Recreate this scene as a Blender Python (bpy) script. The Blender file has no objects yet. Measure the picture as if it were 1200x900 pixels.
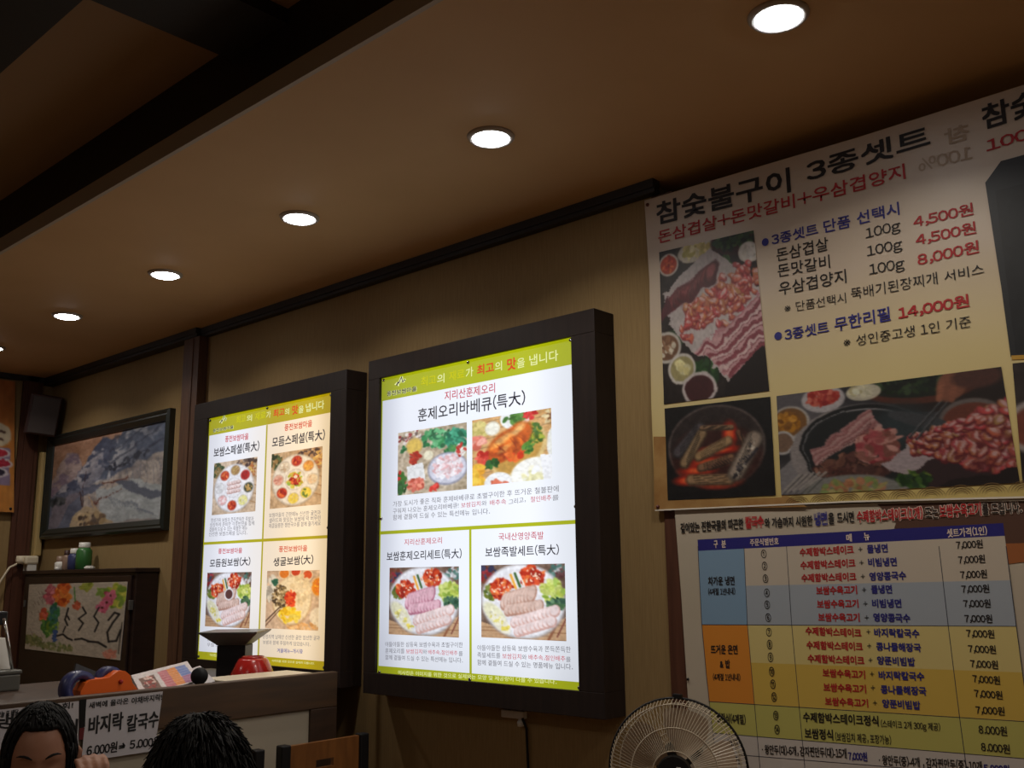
import bpy, bmesh, math, random
import numpy as np
from mathutils import Vector, Matrix

random.seed(7)
SC = bpy.context.scene
COL = SC.collection

# ---------------------------------------------------------------- camera
CAM = {"f": 1143.4320375235852, "M": [[0.738138, 0.6745644, -0.0107336], [0.1378107, -0.1351859, 0.9811896], [-0.6604245, 0.7257325, 0.1927481]]}
cd = bpy.data.cameras.new('camera')
cam = bpy.data.objects.new('camera', cd)
COL.objects.link(cam)
cd.sensor_width = 36
cd.lens = CAM['f'] / 1200 * 36
cd.clip_start = 0.05
_r, _u, _f = [Vector(v) for v in CAM['M']]
cam.matrix_world = Matrix(((_r.x, _u.x, -_f.x, 0), (_r.y, _u.y, -_f.y, 0), (_r.z, _u.z, -_f.z, 1.5), (0, 0, 0, 1)))
SC.camera = cam

# ---------------------------------------------------------------- world, exposure
w = bpy.data.worlds.new('world'); SC.world = w; w.use_nodes = True
w.node_tree.nodes['Background'].inputs[0].default_value = (1.0, .8, .6, 1)
w.node_tree.nodes['Background'].inputs[1].default_value = 0.02
vs = SC.view_settings
vs.view_transform = 'Standard'; vs.look = 'None'; vs.gamma = 1; vs.use_curve_mapping = False
vs.exposure = 0.0
DOWNLIGHT_W = 3.15          # each recessed lamp over the menu wall
HALL_W = 4.0               # unseen lamps added over the rest of the dining room for bounce
SIGN_GLOW = 1.0

ZC = 2.686                 # lowered ceiling
YW = 2.40                  # menu wall

# ---------------------------------------------------------------- materials
MATS = {}
def new_mat(name):
    m = bpy.data.materials.new(name); m.use_nodes = True
    MATS[name] = m
    return m, m.node_tree, m.node_tree.nodes['Principled BSDF']
def mat(name, col, rough=.6, metal=0, noise=None, scale=20, bump=0, stretch=(1, 1, 1), emit=None, spec=.5, coat=0):
    """plain procedural material: colour varied by noise between col and noise"""
    m, nt, b = new_mat(name)
    b.inputs['Base Color'].default_value = (*col, 1)
    b.inputs['Roughness'].default_value = rough
    b.inputs['Metallic'].default_value = metal
    b.inputs['Specular IOR Level'].default_value = spec
    b.inputs['Coat Weight'].default_value = coat
    if emit:
        b.inputs['Emission Color'].default_value = (*emit[:3], 1)
        b.inputs['Emission Strength'].default_value = emit[3]
    if noise or bump:
        tc = nt.nodes.new('ShaderNodeTexCoord'); mp = nt.nodes.new('ShaderNodeMapping')
        mp.inputs['Scale'].default_value = stretch
        n = nt.nodes.new('ShaderNodeTexNoise'); n.inputs['Scale'].default_value = scale; n.inputs['Detail'].default_value = 5
        nt.links.new(tc.outputs['Object'], mp.inputs[0]); nt.links.new(mp.outputs[0], n.inputs['Vector'])
        if noise:
            mx = nt.nodes.new('ShaderNodeMix'); mx.data_type = 'RGBA'
            mx.inputs[6].default_value = (*col, 1); mx.inputs[7].default_value = (*noise, 1)
            rp = nt.nodes.new('ShaderNodeValToRGB'); rp.color_ramp.elements[0].position = .35; rp.color_ramp.elements[1].position = .65
            nt.links.new(n.outputs[0], rp.inputs[0]); nt.links.new(rp.outputs[0], mx.inputs[0]); nt.links.new(mx.outputs[2], b.inputs['Base Color'])
        if bump:
            bp = nt.nodes.new('ShaderNodeBump'); bp.inputs['Strength'].default_value = bump; bp.inputs['Distance'].default_value = .004
            nt.links.new(n.outputs[0], bp.inputs['Height']); nt.links.new(bp.outputs[0], b.inputs['Normal'])
    return m

WALLP = mat('wallpaper', (.31, .205, .085), .8, noise=(.27, .175, .070), scale=30, bump=.25, stretch=(6, 1, .35))
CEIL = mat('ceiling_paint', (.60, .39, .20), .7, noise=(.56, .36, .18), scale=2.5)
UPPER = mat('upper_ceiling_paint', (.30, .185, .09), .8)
DARKT = mat('dark_trim', (.022, .021, .021), .5)
FASC = mat('fascia_paint', (.42, .37, .31), .6)
BLACK_PAINT_SHADE = mat('black_paint_and_shade', (.012, .011, .011), .6)  # black for beams and sign backs; on the riser it paints recess shadow
PILLAR = mat('walnut_wood', (.12, .055, .030), .5, noise=(.070, .032, .018), scale=18, stretch=(6, 6, .5), bump=.15)
REDW = mat('red_brown_wood', (.10, .035, .018), .5, noise=(.07, .024, .012), scale=14, stretch=(5, 5, .4))
FRAME = mat('sign_frame_laminate', (.026, .017, .015), .5, noise=(.019, .013, .012), scale=60, stretch=(1, 1, .1), spec=.25)
COUNTERW = mat('counter_wood', (.078, .038, .015), .55, noise=(.050, .026, .012), scale=7, stretch=(3, .6, 5), bump=.1)
COUNTERD = mat('counter_dark_wood', (.055, .028, .015), .5, noise=(.035, .018, .010), scale=8, stretch=(1, 1, 5))
CREAMP = mat('cream_panel', (.40, .345, .26), .5)
CABW = mat('cabinet_wood', (.028, .013, .010), .4, noise=(.018, .009, .007), scale=12, stretch=(1, 1, 4))
FLOORM = mat('floor_wood', (.36, .22, .11), .35, noise=(.26, .15, .07), scale=5, stretch=(1, 6, 1))
BLACK = mat('black_plastic', (.008, .008, .009), .45, spec=.3)
DGREY = mat('dark_grey_plastic', (.10, .098, .085), .4)
MGREY = mat('mid_grey_metal', (.16, .16, .155), .35, metal=.6)
CHROME = mat('chrome', (.6, .6, .6), .15, metal=1)
WHITEP = mat('white_plastic', (.72, .70, .66), .4)
WHITEM = mat('white_laminate', (.75, .66, .50), .4)
PAPER = mat('paper', (.50, .47, .49), .7)
BANW = mat('banner_vinyl', (.62, .55, .43), .5)
REDPL = mat('red_plastic', (.42, .018, .014), .22, coat=.4)
ORPL = mat('orange_plastic', (.80, .13, .012), .4)
BLUEPL = mat('navy_tape', (.035, .04, .13), .35)
WHITEFAN = mat('fan_wire', (.50, .43, .33), .35)
BLADE = mat('fan_blade', (.34, .25, .17), .4)
BEIGE = mat('beige_conduit', (.50, .36, .15), .5)
HAIR = mat('black_hair', (.0035, .003, .003), .6, noise=(.006, .005, .005), scale=60, stretch=(4, 4, .5), bump=.4, spec=.18)
SKIN = mat('skin', (.34, .16, .095), .55, noise=(.30, .135, .08), scale=25)
SHIRT = mat('grey_sweater', (.06, .06, .07), .9, bump=.3, scale=200)
SHIRT2 = mat('navy_jacket', (.018, .02, .03), .9, bump=.3, scale=200)
PANTS = mat('black_trousers', (.015, .015, .02), .9)
GREENPL = mat('green_plastic', (.04, .16, .04), .35)
BLUEPL2 = mat('blue_plastic', (.04, .05, .14), .35)
TANPL = mat('tan_plastic', (.30, .20, .15), .4)
CHAIRW = mat('chair_wood', (.22, .085, .022), .4, noise=(.16, .06, .016), scale=10, stretch=(1, 4, 1))
LENS = mat('lamp_lens', (1, 1, 1), .5, emit=(.93, .96, 1.0, 28.0))
TRIMR = mat('lamp_ring', (.45, .42, .40), .35)
SPK = mat('speaker_grille', (.060, .045, .042), .6)
SPKR = mat('speaker_case', (.05, .02, .018), .5)
DKGREENF = mat('dark_green_frame', (.016, .020, .017), .35)

def vmat(name, emission=0, rough=.6, mult=1.0):
    """print colours come from the mesh's own colour attribute (flat print)"""
    m, nt, b = new_mat(name)
    a = nt.nodes.new('ShaderNodeVertexColor'); a.layer_name = 'print'
    b.inputs['Roughness'].default_value = rough
    if emission:
        nt.links.new(a.outputs[0], b.inputs['Emission Color']); b.inputs['Emission Strength'].default_value = emission
        b.inputs['Base Color'].default_value = (.05, .05, .05, 1)
        b.inputs['Specular IOR Level'].default_value = .2
    elif mult != 1:
        mm = nt.nodes.new('ShaderNodeMix'); mm.data_type = 'RGBA'; mm.blend_type = 'MULTIPLY'; mm.inputs[0].default_value = 1
        mm.inputs[7].default_value = (mult, mult, mult, 1)
        nt.links.new(a.outputs[0], mm.inputs[6]); nt.links.new(mm.outputs[2], b.inputs['Base Color'])
    else:
        nt.links.new(a.outputs[0], b.inputs['Base Color'])
    return m
VPRINT = vmat('printed_photo', 0, .5, .78)
VART = vmat('painted_canvas', 0, .6, .88)

def sl(c):   # sRGB 0..255 -> linear
    return tuple(((v / 255 / 12.92) if v / 255 <= .04045 else ((v / 255 + .055) / 1.055) ** 2.4) for v in c)
INK = {'black': (24, 18, 18), 'red': (172, 28, 34), 'nblue': (38, 36, 120), 'white': (225, 205, 190), 'ghost': (176, 156, 134), 'brush': (16, 15, 16)}
for k, c in INK.items(): mat('ink_' + k, sl(c), .6)
GLOWINK = {'ink': (36, 34, 46), 'dgrey': (104, 102, 110), 'tred': (196, 60, 76), 'hred': (214, 62, 22), 'pale': (232, 238, 170), 'hyel': (200, 196, 0), 'nblue': (60, 70, 150)}
def emat(name, rgb, s=1.0):
    m, nt, b = new_mat(name)
    b.inputs['Base Color'].default_value = (.04, .04, .04, 1)
    b.inputs['Emission Color'].default_value = (*sl(rgb), 1); b.inputs['Emission Strength'].default_value = s * SIGN_GLOW
    b.inputs['Specular IOR Level'].default_value = .2
    return m
for k, c in GLOWINK.items(): emat('glow_' + k, c)

def sign_sheet(name, stops, base, vfall):
    """backlit film: the fluorescent tubes stand upright behind it, so the glow varies along X; stops = [(x, colour)]"""
    m, nt, b = new_mat(name)
    g = nt.nodes.new('ShaderNodeNewGeometry'); sx = nt.nodes.new('ShaderNodeSeparateXYZ')
    nt.links.new(g.outputs['Position'], sx.inputs[0])
    x0, x1 = stops[0][0], stops[-1][0]
    mr = nt.nodes.new('ShaderNodeMapRange'); mr.inputs[1].default_value = x0; mr.inputs[2].default_value = x1
    nt.links.new(sx.outputs[0], mr.inputs[0])
    rp = nt.nodes.new('ShaderNodeValToRGB'); rp.color_ramp.interpolation = 'EASE'
    el = rp.color_ramp.elements
    while len(el) < len(stops): el.new(.5)
    for e, (x, c) in zip(el, stops): e.position = (x - x0) / (x1 - x0); e.color = (*c, 1)
    nt.links.new(mr.outputs[0], rp.inputs[0])
    mr2 = nt.nodes.new('ShaderNodeMapRange'); mr2.inputs[1].default_value = 1.17; mr2.inputs[2].default_value = 1.40
    mr2.inputs[3].default_value = vfall; mr2.inputs[4].default_value = 1
    nt.links.new(sx.outputs[2], mr2.inputs[0])
    mm = nt.nodes.new('ShaderNodeMix'); mm.data_type = 'RGBA'; mm.blend_type = 'MULTIPLY'; mm.inputs[0].default_value = 1
    mm.inputs[7].default_value = (*base, 1)
    nt.links.new(rp.outputs[0], mm.inputs[6])
    nt.links.new(mm.outputs[2], b.inputs['Emission Color'])
    ms = nt.nodes.new('ShaderNodeMath'); ms.operation = 'MULTIPLY'; ms.inputs[1].default_value = SIGN_GLOW
    nt.links.new(mr2.outputs[0], ms.inputs[0]); nt.links.new(ms.outputs[0], b.inputs['Emission Strength'])
    b.inputs['Base Color'].default_value = (.06, .06, .06, 1); b.inputs['Specular IOR Level'].default_value = .2
    return m
B2STOPS = [(-2.757, (.60, .62, .70)), (-2.60, (.86, .88, .95)), (-2.30, (.92, .95, 1.02)), (-2.05, (.98, 1.0, 1.06)), (-1.846, (.78, .80, .85))]
B1STOPS = [(-3.96, (.66, .68, .76)), (-3.75, (.84, .86, .95)), (-3.515, (.84, .80, .78)), (-3.49, (.86, .72, .56)), (-3.20, (1.04, .82, .56)), (-3.056, (.78, .58, .34))]
S_WHITE = [sign_sheet('sign_white_film', B1STOPS, (1, 1, 1), .85), sign_sheet('sign_white_film', B2STOPS, (.95, .97, 1), .80)]
S_LIME = [sign_sheet('sign_lime_film', B1STOPS, (.50, .47, .002), .9), sign_sheet('sign_lime_film', B2STOPS, (.45, .49, .002), .8)]
S_PIC = []
for i, st in enumerate((B1STOPS, B2STOPS)):
    m = sign_sheet('sign_photo_film', st, (1, 1, 1), .85)
    nt = m.node_tree; mm = [n for n in nt.nodes if n.type == 'MIX'][0]
    a = nt.nodes.new('ShaderNodeVertexColor'); a.layer_name = 'print'
    nt.links.new(a.outputs[0], mm.inputs[7]); S_PIC.append(m)

# ---------------------------------------------------------------- geometry helpers
def link(o, parent=None):
    COL.objects.link(o)
    if parent is not None: o.parent = parent
    return o
def mesh_obj(name, verts, faces, m, parent=None, smooth=False):
    me = bpy.data.meshes.new(name); me.from_pydata([tuple(v) for v in verts], [], faces); me.update()
    if m: me.materials.append(m)
    if smooth: me.polygons.foreach_set('use_smooth', [True] * len(me.polygons))
    return link(bpy.data.objects.new(name, me), parent)
def bm_obj(name, bm, m, parent=None, smooth=False):
    me = bpy.data.meshes.new(name); bmesh.ops.recalc_face_normals(bm, faces=bm.faces[:]); bm.to_mesh(me); bm.free()
    if m: me.materials.append(m)
    if smooth: me.polygons.foreach_set('use_smooth', [True] * len(me.polygons))
    return link(bpy.data.objects.new(name, me), parent)
def empty(name, loc=(0, 0, 0), rz=0):
    o = bpy.data.objects.new(name, None); o.location = loc; o.rotation_euler = (0, 0, rz); o.empty_display_size = .1
    return link(o)
def tag(o, label, cat, group=None):
    o['label'] = label; o['category'] = cat
    if group: o['group'] = group
    return o
def struct(o): o['kind'] = 'structure'; return o
def add_box(bm, a, b, bev=0):
    vs_ = bmesh.ops.create_cube(bm, size=1)['verts']
    s = [b[i] - a[i] for i in range(3)]; c = [(a[i] + b[i]) / 2 for i in range(3)]
    for v in vs_: v.co = Vector((v.co.x * s[0] + c[0], v.co.y * s[1] + c[1], v.co.z * s[2] + c[2]))
    if bev:
        es = list({e for v in vs_ for e in v.link_edges})
        bmesh.ops.bevel(bm, geom=es, offset=bev, segments=2, affect='EDGES', profile=.5)
def box(name, a, b, m, parent=None, bev=0):
    bm = bmesh.new(); add_box(bm, a, b, bev); return bm_obj(name, bm, m, parent)
def add_tube(bm, pts, r, n=8, cap=True):
    pts = [Vector(p) for p in pts]; rs = r if isinstance(r, (list, tuple)) else [r] * len(pts)
    rings = []; up = None
    for i, p in enumerate(pts):
        d = (pts[min(i + 1, len(pts) - 1)] - pts[max(i - 1, 0)]).normalized()
        if up is None:
            up = d.orthogonal().normalized()
        up = (up - d * up.dot(d)).normalized(); s = d.cross(up)
        rings.append([bm.verts.new(p + (up * math.cos(t) + s * math.sin(t)) * rs[i]) for t in [2 * math.pi * k / n for k in range(n)]])
    for a, b in zip(rings, rings[1:]):
        for k in range(n): bm.faces.new((a[k], a[(k + 1) % n], b[(k + 1) % n], b[k]))
    if cap: bm.faces.new(rings[0][::-1]); bm.faces.new(rings[-1])
def tube(name, pts, r, m, parent=None, n=8):
    bm = bmesh.new(); add_tube(bm, pts, r, n); return bm_obj(name, bm, m, parent, True)
def lathe(name, prof, m, parent=None, n=24, loc=(0, 0, 0), axis=None, smooth=True):
    """prof = [(r, z)] turned around z (or around 'axis')"""
    bm = bmesh.new(); rings = []
    for r, z in prof:
        if r < 1e-6: rings.append([bm.verts.new((0, 0, z))])
        else: rings.append([bm.verts.new((r * math.cos(2 * math.pi * k / n), r * math.sin(2 * math.pi * k / n), z)) for k in range(n)])
    for a, b in zip(rings, rings[1:]):
        for k in range(n):
            k2 = (k + 1) % n
            if len(a) == 1 and len(b) == 1: continue
            if len(a) == 1: bm.faces.new((a[0], b[k], b[k2]))
            elif len(b) == 1: bm.faces.new((a[k], a[k2], b[0]))
            else: bm.faces.new((a[k], a[k2], b[k2], b[k]))
    if axis is not None:
        q = Vector((0, 0, 1)).rotation_difference(Vector(axis))
        for v in bm.verts: v.co = q @ v.co
    for v in bm.verts: v.co += Vector(loc)
    return bm_obj(name, bm, m, parent, smooth)
def prism(name, pts2, fn, t0, t1, m, parent=None, bev=0):
    """polygon pts2 placed by fn(a, b, t), between thickness t0 and t1"""
    n = len(pts2)
    v = [fn(a, b, t0) for a, b in pts2] + [fn(a, b, t1) for a, b in pts2]
    f = [tuple(range(n)), tuple(range(2 * n - 1, n - 1, -1))] + [(i, i + n, (i + 1) % n + n, (i + 1) % n) for i in range(n)]
    bm = bmesh.new(); vv = [bm.verts.new(p) for p in v]
    for q in f: bm.faces.new([vv[i] for i in q])
    return bm_obj(name, bm, m, parent)
def wallfn(y0):   # plane parallel to the menu wall; t comes out of the wall
    return lambda a, b, t: (a, y0 - t, b)
def sidefn(x0):   # plane facing +X; t comes out
    return lambda a, b, t: (x0 + t, a, b)

# ---------------------------------------------------------------- measured print layout (metres on each surface)
TEXTS = {
 'b2': [
  ('최고', -2.5418, 2.1661, -2.4638, 2.1642, 0.035, 'hyel', 0.01, None, 1),
  ('의', -2.4584, 2.1635, -2.4214, 2.1642, 0.0329, 'pale', 0.01, None, 1),
  ('재료', -2.3973, 2.1652, -2.3225, 2.1648, 0.0341, 'hyel', 0.01, None, 1),
  ('가', -2.3154, 2.1623, -2.2803, 2.1673, 0.0335, 'pale', 0.01, None, 1),
  ('최고', -2.2625, 2.1647, -2.1829, 2.1658, 0.0361, 'hred', 0.03, None, 1),
  ('의', -2.1781, 2.1658, -2.1468, 2.1661, 0.0326, 'pale', 0.01, None, 1),
  ('맛', -2.1234, 2.1605, -2.0837, 2.1608, 0.0406, 'hred', 0.03, None, 1),
  ('을', -2.08, 2.1616, -2.0454, 2.1626, 0.0319, 'pale', 0.01, None, 1),
  ('냅니다', -2.0256, 2.1616, -1.9052, 2.1612, 0.0357, 'pale', 0.01, None, 1),
  ('풍전보쌈마을', -2.7273, 2.1541, -2.5638, 2.1524, 0.0189, 'ink', 0.03, 'pale', 1),
  ('지리산훈제오리', -2.4201, 2.0983, -2.1788, 2.0954, 0.0339, 'tred', 0.01, None, 1),
  ('훈제오리바베큐(특大)', -2.5569, 2.0382, -2.0458, 2.038, 0.0497, 'ink', 0.012, None, 1),
  ('가장 도시가 좋은 직화 훈제바베큐로 초벌구이한 후 뜨거운 철불판에', -2.6866, 1.7458, -1.9142, 1.751, 0.0201, 'dgrey', 0, None, 1),
  ('구워져 나오는 훈제오리바베큐!', -2.6861, 1.7212, -2.3511, 1.7241, 0.0194, 'dgrey', 0, None, 1),
  ('보쌈김치', -2.3391, 1.7242, -2.2486, 1.7255, 0.0173, 'tred', 0, None, 1),
  ('와', -2.2438, 1.7252, -2.2201, 1.7259, 0.017, 'dgrey', 0, None, 1),
  ('배추속', -2.206, 1.7251, -2.1338, 1.7251, 0.0176, 'tred', 0, None, 1),
  ('그리고,', -2.123, 1.7219, -2.0497, 1.7263, 0.0179, 'dgrey', 0, None, 1),
  ('절인배추', -2.0296, 1.7251, -1.944, 1.7266, 0.0176, 'tred', 0, None, 1),
  ('를', -1.9398, 1.7251, -1.9148, 1.7262, 0.016, 'dgrey', 0, None, 1),
  ('함께 곁들여 드실 수 있는 특선메뉴 입니다.', -2.6857, 1.699, -2.2062, 1.6975, 0.0193, 'dgrey', 0, None, 1),
  ('지리산훈제오리', -2.6226, 1.6086, -2.4316, 1.6095, 0.0218, 'tred', 0.005, None, 1),
  ('보쌈훈제오리세트(특大)', -2.7169, 1.5554, -2.3364, 1.5576, 0.0338, 'ink', 0.012, None, 1),
  ('야들야들한 삼등육 보쌈수육과 초벌구이한', -2.7184, 1.26, -2.3319, 1.2723, 0.017, 'dgrey', 0, None, 1),
  ('훈제오리를', -2.7179, 1.238, -2.6168, 1.241, 0.017, 'dgrey', 0, None, 1),
  ('보쌈김치', -2.6082, 1.2414, -2.5269, 1.2435, 0.0159, 'tred', 0, None, 1),
  ('와', -2.5237, 1.2436, -2.5031, 1.2445, 0.015, 'dgrey', 0, None, 1),
  ('배추속,절인배추', -2.4969, 1.2435, -2.3561, 1.2463, 0.0155, 'tred', 0, None, 1),
  ('를', -2.3512, 1.2452, -2.3319, 1.2461, 0.0145, 'dgrey', 0, None, 1),
  ('함께 곁들여 드실 수 있는 특선메뉴 입니다.', -2.7174, 1.2162, -2.332, 1.2239, 0.0169, 'dgrey', 0, None, 1),
  ('국내산영양족발', -2.1681, 1.611, -1.9779, 1.6094, 0.0238, 'tred', 0.005, None, 1),
  ('보쌈족발세트(특大)', -2.228, 1.5588, -1.9175, 1.56, 0.0333, 'ink', 0.012, None, 1),
  ('야들야들한 삼등육 보쌈수육과 쫀득쫀득한', -2.2655, 1.2658, -1.8802, 1.2758, 0.0175, 'dgrey', 0, None, 1),
  ('족발세트를', -2.2656, 1.2439, -2.165, 1.246, 0.0168, 'dgrey', 0, None, 1),
  ('보쌈김치', -2.1561, 1.2457, -2.0772, 1.2469, 0.0164, 'tred', 0, None, 1),
  ('와', -2.0746, 1.247, -2.0541, 1.2474, 0.0149, 'dgrey', 0, None, 1),
  ('배추속,절인배추', -2.0464, 1.2471, -1.9016, 1.2492, 0.0161, 'tred', 0, None, 1),
  ('를', -1.8992, 1.2487, -1.881, 1.249, 0.0143, 'dgrey', 0, None, 1),
  ('함께 곁들여 드실 수 있는 명품메뉴 입니다.', -2.2658, 1.2207, -1.8737, 1.2269, 0.0174, 'dgrey', 0.004, None, 1),
  ('이사진은 이미지를 위한 것으로 실제와는 모양 및 제공량이 다를 수 있습니다.', -2.6481, 1.1701, -1.937, 1.1824, 0.0139, 'pale', 0, None, 1),
 ],
 'b1': [
  ('최고', -3.7395, 2.1654, -3.6659, 2.1661, 0.0336, 'hyel', 0.01, None, 1),
  ('의', -3.6565, 2.1651, -3.6171, 2.1643, 0.0286, 'pale', 0.01, None, 1),
  ('재료', -3.5936, 2.1638, -3.5143, 2.1635, 0.0329, 'hyel', 0.01, None, 1),
  ('가', -3.5079, 2.1621, -3.4766, 2.1635, 0.0294, 'pale', 0.01, None, 1),
  ('최고', -3.4566, 2.1612, -3.377, 2.1605, 0.0336, 'hred', 0.03, None, 1),
  ('의', -3.3734, 2.1601, -3.3446, 2.1609, 0.0273, 'pale', 0.01, None, 1),
  ('맛', -3.3228, 2.1555, -3.2828, 2.1557, 0.0386, 'hred', 0.03, None, 1),
  ('을', -3.2793, 2.156, -3.2444, 2.1567, 0.0298, 'pale', 0.01, None, 1),
  ('냅니다', -3.2294, 2.1556, -3.1088, 2.1555, 0.0352, 'pale', 0.01, None, 1),
  ('풍전보쌈마을', -3.9262, 2.1467, -3.7584, 2.1463, 0.0157, 'ink', 0.03, 'pale', 1),
  ('풍전보쌈마을', -3.8227, 2.0915, -3.6375, 2.0858, 0.0292, 'tred', 0.02, None, 1),
  ('보쌈스페셜(특大)', -3.9116, 2.0319, -3.5521, 2.0291, 0.0449, 'ink', 0.02, None, 1),
  ('정성가득 보쌈과 쫀득쫀득한 족발과', -3.9083, 1.7442, -3.5735, 1.7366, 0.0187, 'dgrey', 0, None, 1),
  ('싱싱하게 준비한 각종반찬을 함께', -3.915, 1.725, -3.5671, 1.718, 0.0188, 'dgrey', 0, None, 1),
  ('곁들여 드실 수 있는 특별한 메뉴', -3.9173, 1.7042, -3.618, 1.7002, 0.0188, 'dgrey', 0, None, 1),
  ('신선한 보쌈스페셜 입니다.', -3.9197, 1.6842, -3.6166, 1.6809, 0.0187, 'dgrey', 0, None, 1),
  ('풍전보쌈마을', -3.3731, 2.0938, -3.1841, 2.0922, 0.0286, 'hred', 0.02, None, 1),
  ('모듬스페셜(특大)', -3.4584, 2.0333, -3.0979, 2.0299, 0.0447, 'ink', 0.02, None, 1),
  ('보쌈마을의 간판메뉴 신선한 굴전과', -3.4608, 1.7448, -3.1125, 1.7389, 0.0189, 'dgrey', 0, None, 1),
  ('샐러드와 맛있는 보쌈에 막 버무린', -3.4593, 1.7232, -3.1116, 1.7186, 0.0188, 'dgrey', 0, None, 1),
  ('매콤달콤한 쟁반국수를 함께 즐기세요', -3.458, 1.7016, -3.1107, 1.6982, 0.0188, 'dgrey', 0, None, 1),
  ('풍전보쌈마을', -3.8361, 1.606, -3.6496, 1.6053, 0.0234, 'tred', 0.02, None, 1),
  ('모듬원보쌈(大)', -3.9002, 1.5486, -3.5843, 1.5528, 0.0368, 'ink', 0.02, None, 1),
  ('담백하고 쫄깃한 보쌈과 매콤한', -3.8896, 1.2383, -3.5779, 1.2438, 0.0156, 'dgrey', 0, None, 1),
  ('무침 보쌈김치의 만남', -3.8903, 1.2155, -3.6138, 1.2208, 0.0156, 'dgrey', 0, None, 1),
  ('풍전보쌈마을', -3.3832, 1.6026, -3.1917, 1.602, 0.0245, 'hred', 0.02, None, 1),
  ('생굴보쌈(大)', -3.4178, 1.5463, -3.1508, 1.5523, 0.0367, 'ink', 0.02, None, 1),
  ('청정지역 남해안 신선한 굴만 엄선한 굴과', -3.4749, 1.2621, -3.0969, 1.2686, 0.0173, 'dgrey', 0, None, 1),
  ('보쌈과 함께 푸짐하게 담았습니다.', -3.4711, 1.241, -3.1545, 1.2439, 0.0159, 'dgrey', 0, None, 1),
  ('겨울메뉴~개시중', -3.3711, 1.2121, -3.202, 1.2155, 0.0169, 'nblue', 0.01, None, 1),
  ('이사진은', -3.8661, 1.1762, -3.7984, 1.1758, 0.0113, 'pale', 0, None, 1),
  ('이미지를 위한 것으로 실제와 다릅니다.', -3.4038, 1.1754, -3.1246, 1.1784, 0.0091, 'pale', 0, None, 1),
 ],
 'ban': [
  ('참숯불구이', -1.5658, 2.538, -1.1269, 2.5222, 0.073, 'black', 0.03, None, 1),
  ('3종셋트', -1.0797, 2.5345, -0.7518, 2.5349, 0.0603, 'black', 0.03, None, 1),
  ('참숯불구이', -0.6281, 2.536, -0.3137, 2.5431, 0.0642, 'black', 0.03, None, 1),
  ('돈삼겹살+돈맛갈비+우삼겹양지', -1.5624, 2.479, -0.8195, 2.4703, 0.0415, 'red', 0.015, None, 1),
  ('100%국내산', -0.6259, 2.4794, -0.3204, 2.4849, 0.0339, 'red', 0.02, None, 1),
  ('참', -0.6596, 2.5254, -0.7176, 2.5262, 0.043, 'ghost', 0.03, None, 1),
  ('100%', -0.6586, 2.4743, -0.7862, 2.4775, 0.0342, 'ghost', 0.02, None, 1),
  ('●', -1.2235, 2.3884, -1.2027, 2.388, 0.0222, 'nblue', 0, None, 1),
  ('3종셋트', -1.194, 2.3845, -1.0589, 2.3829, 0.0324, 'nblue', 0.02, None, 1),
  ('단품', -1.043, 2.3821, -0.9695, 2.3804, 0.0349, 'nblue', 0.02, None, 1),
  ('선택시', -0.9524, 2.3809, -0.8423, 2.3802, 0.0354, 'nblue', 0.02, None, 1),
  ('돈삼겹살', -1.1824, 2.3353, -1.0334, 2.333, 0.0373, 'black', 0.01, None, 1),
  ('돈맛갈비', -1.1821, 2.2899, -1.0328, 2.284, 0.037, 'black', 0.01, None, 1),
  ('우삼겹양지', -1.1823, 2.2384, -0.9922, 2.2343, 0.038, 'black', 0.01, None, 1),
  ('100g', -0.9329, 2.3316, -0.8436, 2.3324, 0.0349, 'black', 0.006, None, 1),
  ('100g', -0.9333, 2.284, -0.8433, 2.2834, 0.0348, 'black', 0.006, None, 1),
  ('100g', -0.9315, 2.2339, -0.8422, 2.2321, 0.0357, 'black', 0.006, None, 1),
  ('4,500원', -0.8111, 2.3355, -0.6697, 2.3332, 0.0327, 'red', 0.02, None, 1),
  ('4,500원', -0.8098, 2.2884, -0.6681, 2.2859, 0.0324, 'red', 0.02, None, 1),
  ('8,000원', -0.8099, 2.2366, -0.6662, 2.2373, 0.0334, 'red', 0.02, None, 1),
  ('※단품선택시', -1.1692, 2.186, -0.9976, 2.1822, 0.0276, 'black', 0, None, 1),
  ('뚝배기된장찌개', -0.9832, 2.1867, -0.7673, 2.1832, 0.0311, 'black', 0, None, 1),
  ('서비스', -0.7512, 2.1843, -0.6602, 2.1848, 0.0269, 'black', 0, None, 1),
  ('●', -1.2041, 2.1175, -1.182, 2.1174, 0.0213, 'nblue', 0, None, 1),
  ('3종셋트', -1.1744, 2.1117, -1.0492, 2.1115, 0.0324, 'nblue', 0.02, None, 1),
  ('무한리필', -1.0338, 2.1106, -0.8882, 2.1139, 0.0373, 'nblue', 0.02, None, 1),
  ('14,000원', -0.8686, 2.1114, -0.7005, 2.1117, 0.0334, 'red', 0.03, None, 1),
  ('※성인중고생 1인 기준', -1.013, 2.0642, -0.701, 2.0635, 0.0284, 'black', 0, None, 1),
 ],
 'pos': [
  ('깊이있는 진한국물의 따끈한', -1.5317, 1.6122, -1.3315, 1.6168, 0.0296, 'black', 0.03, None, 1),
  ('칼국수', -1.3264, 1.6166, -1.2706, 1.6175, 0.0337, 'red', 0.05, None, 1),
  ('와 가슴까지 시원한', -1.2692, 1.6166, -1.1333, 1.6168, 0.0269, 'black', 0.03, None, 1),
  ('냉면', -1.1288, 1.6157, -1.0933, 1.6169, 0.0347, 'nblue', 0.05, None, 1),
  ('을', -1.0909, 1.6181, -1.075, 1.6187, 0.03, 'black', 0.03, None, 1),
  ('드시면', -1.0677, 1.6205, -1.0233, 1.6207, 0.0281, 'black', 0.03, None, 1),
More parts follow.
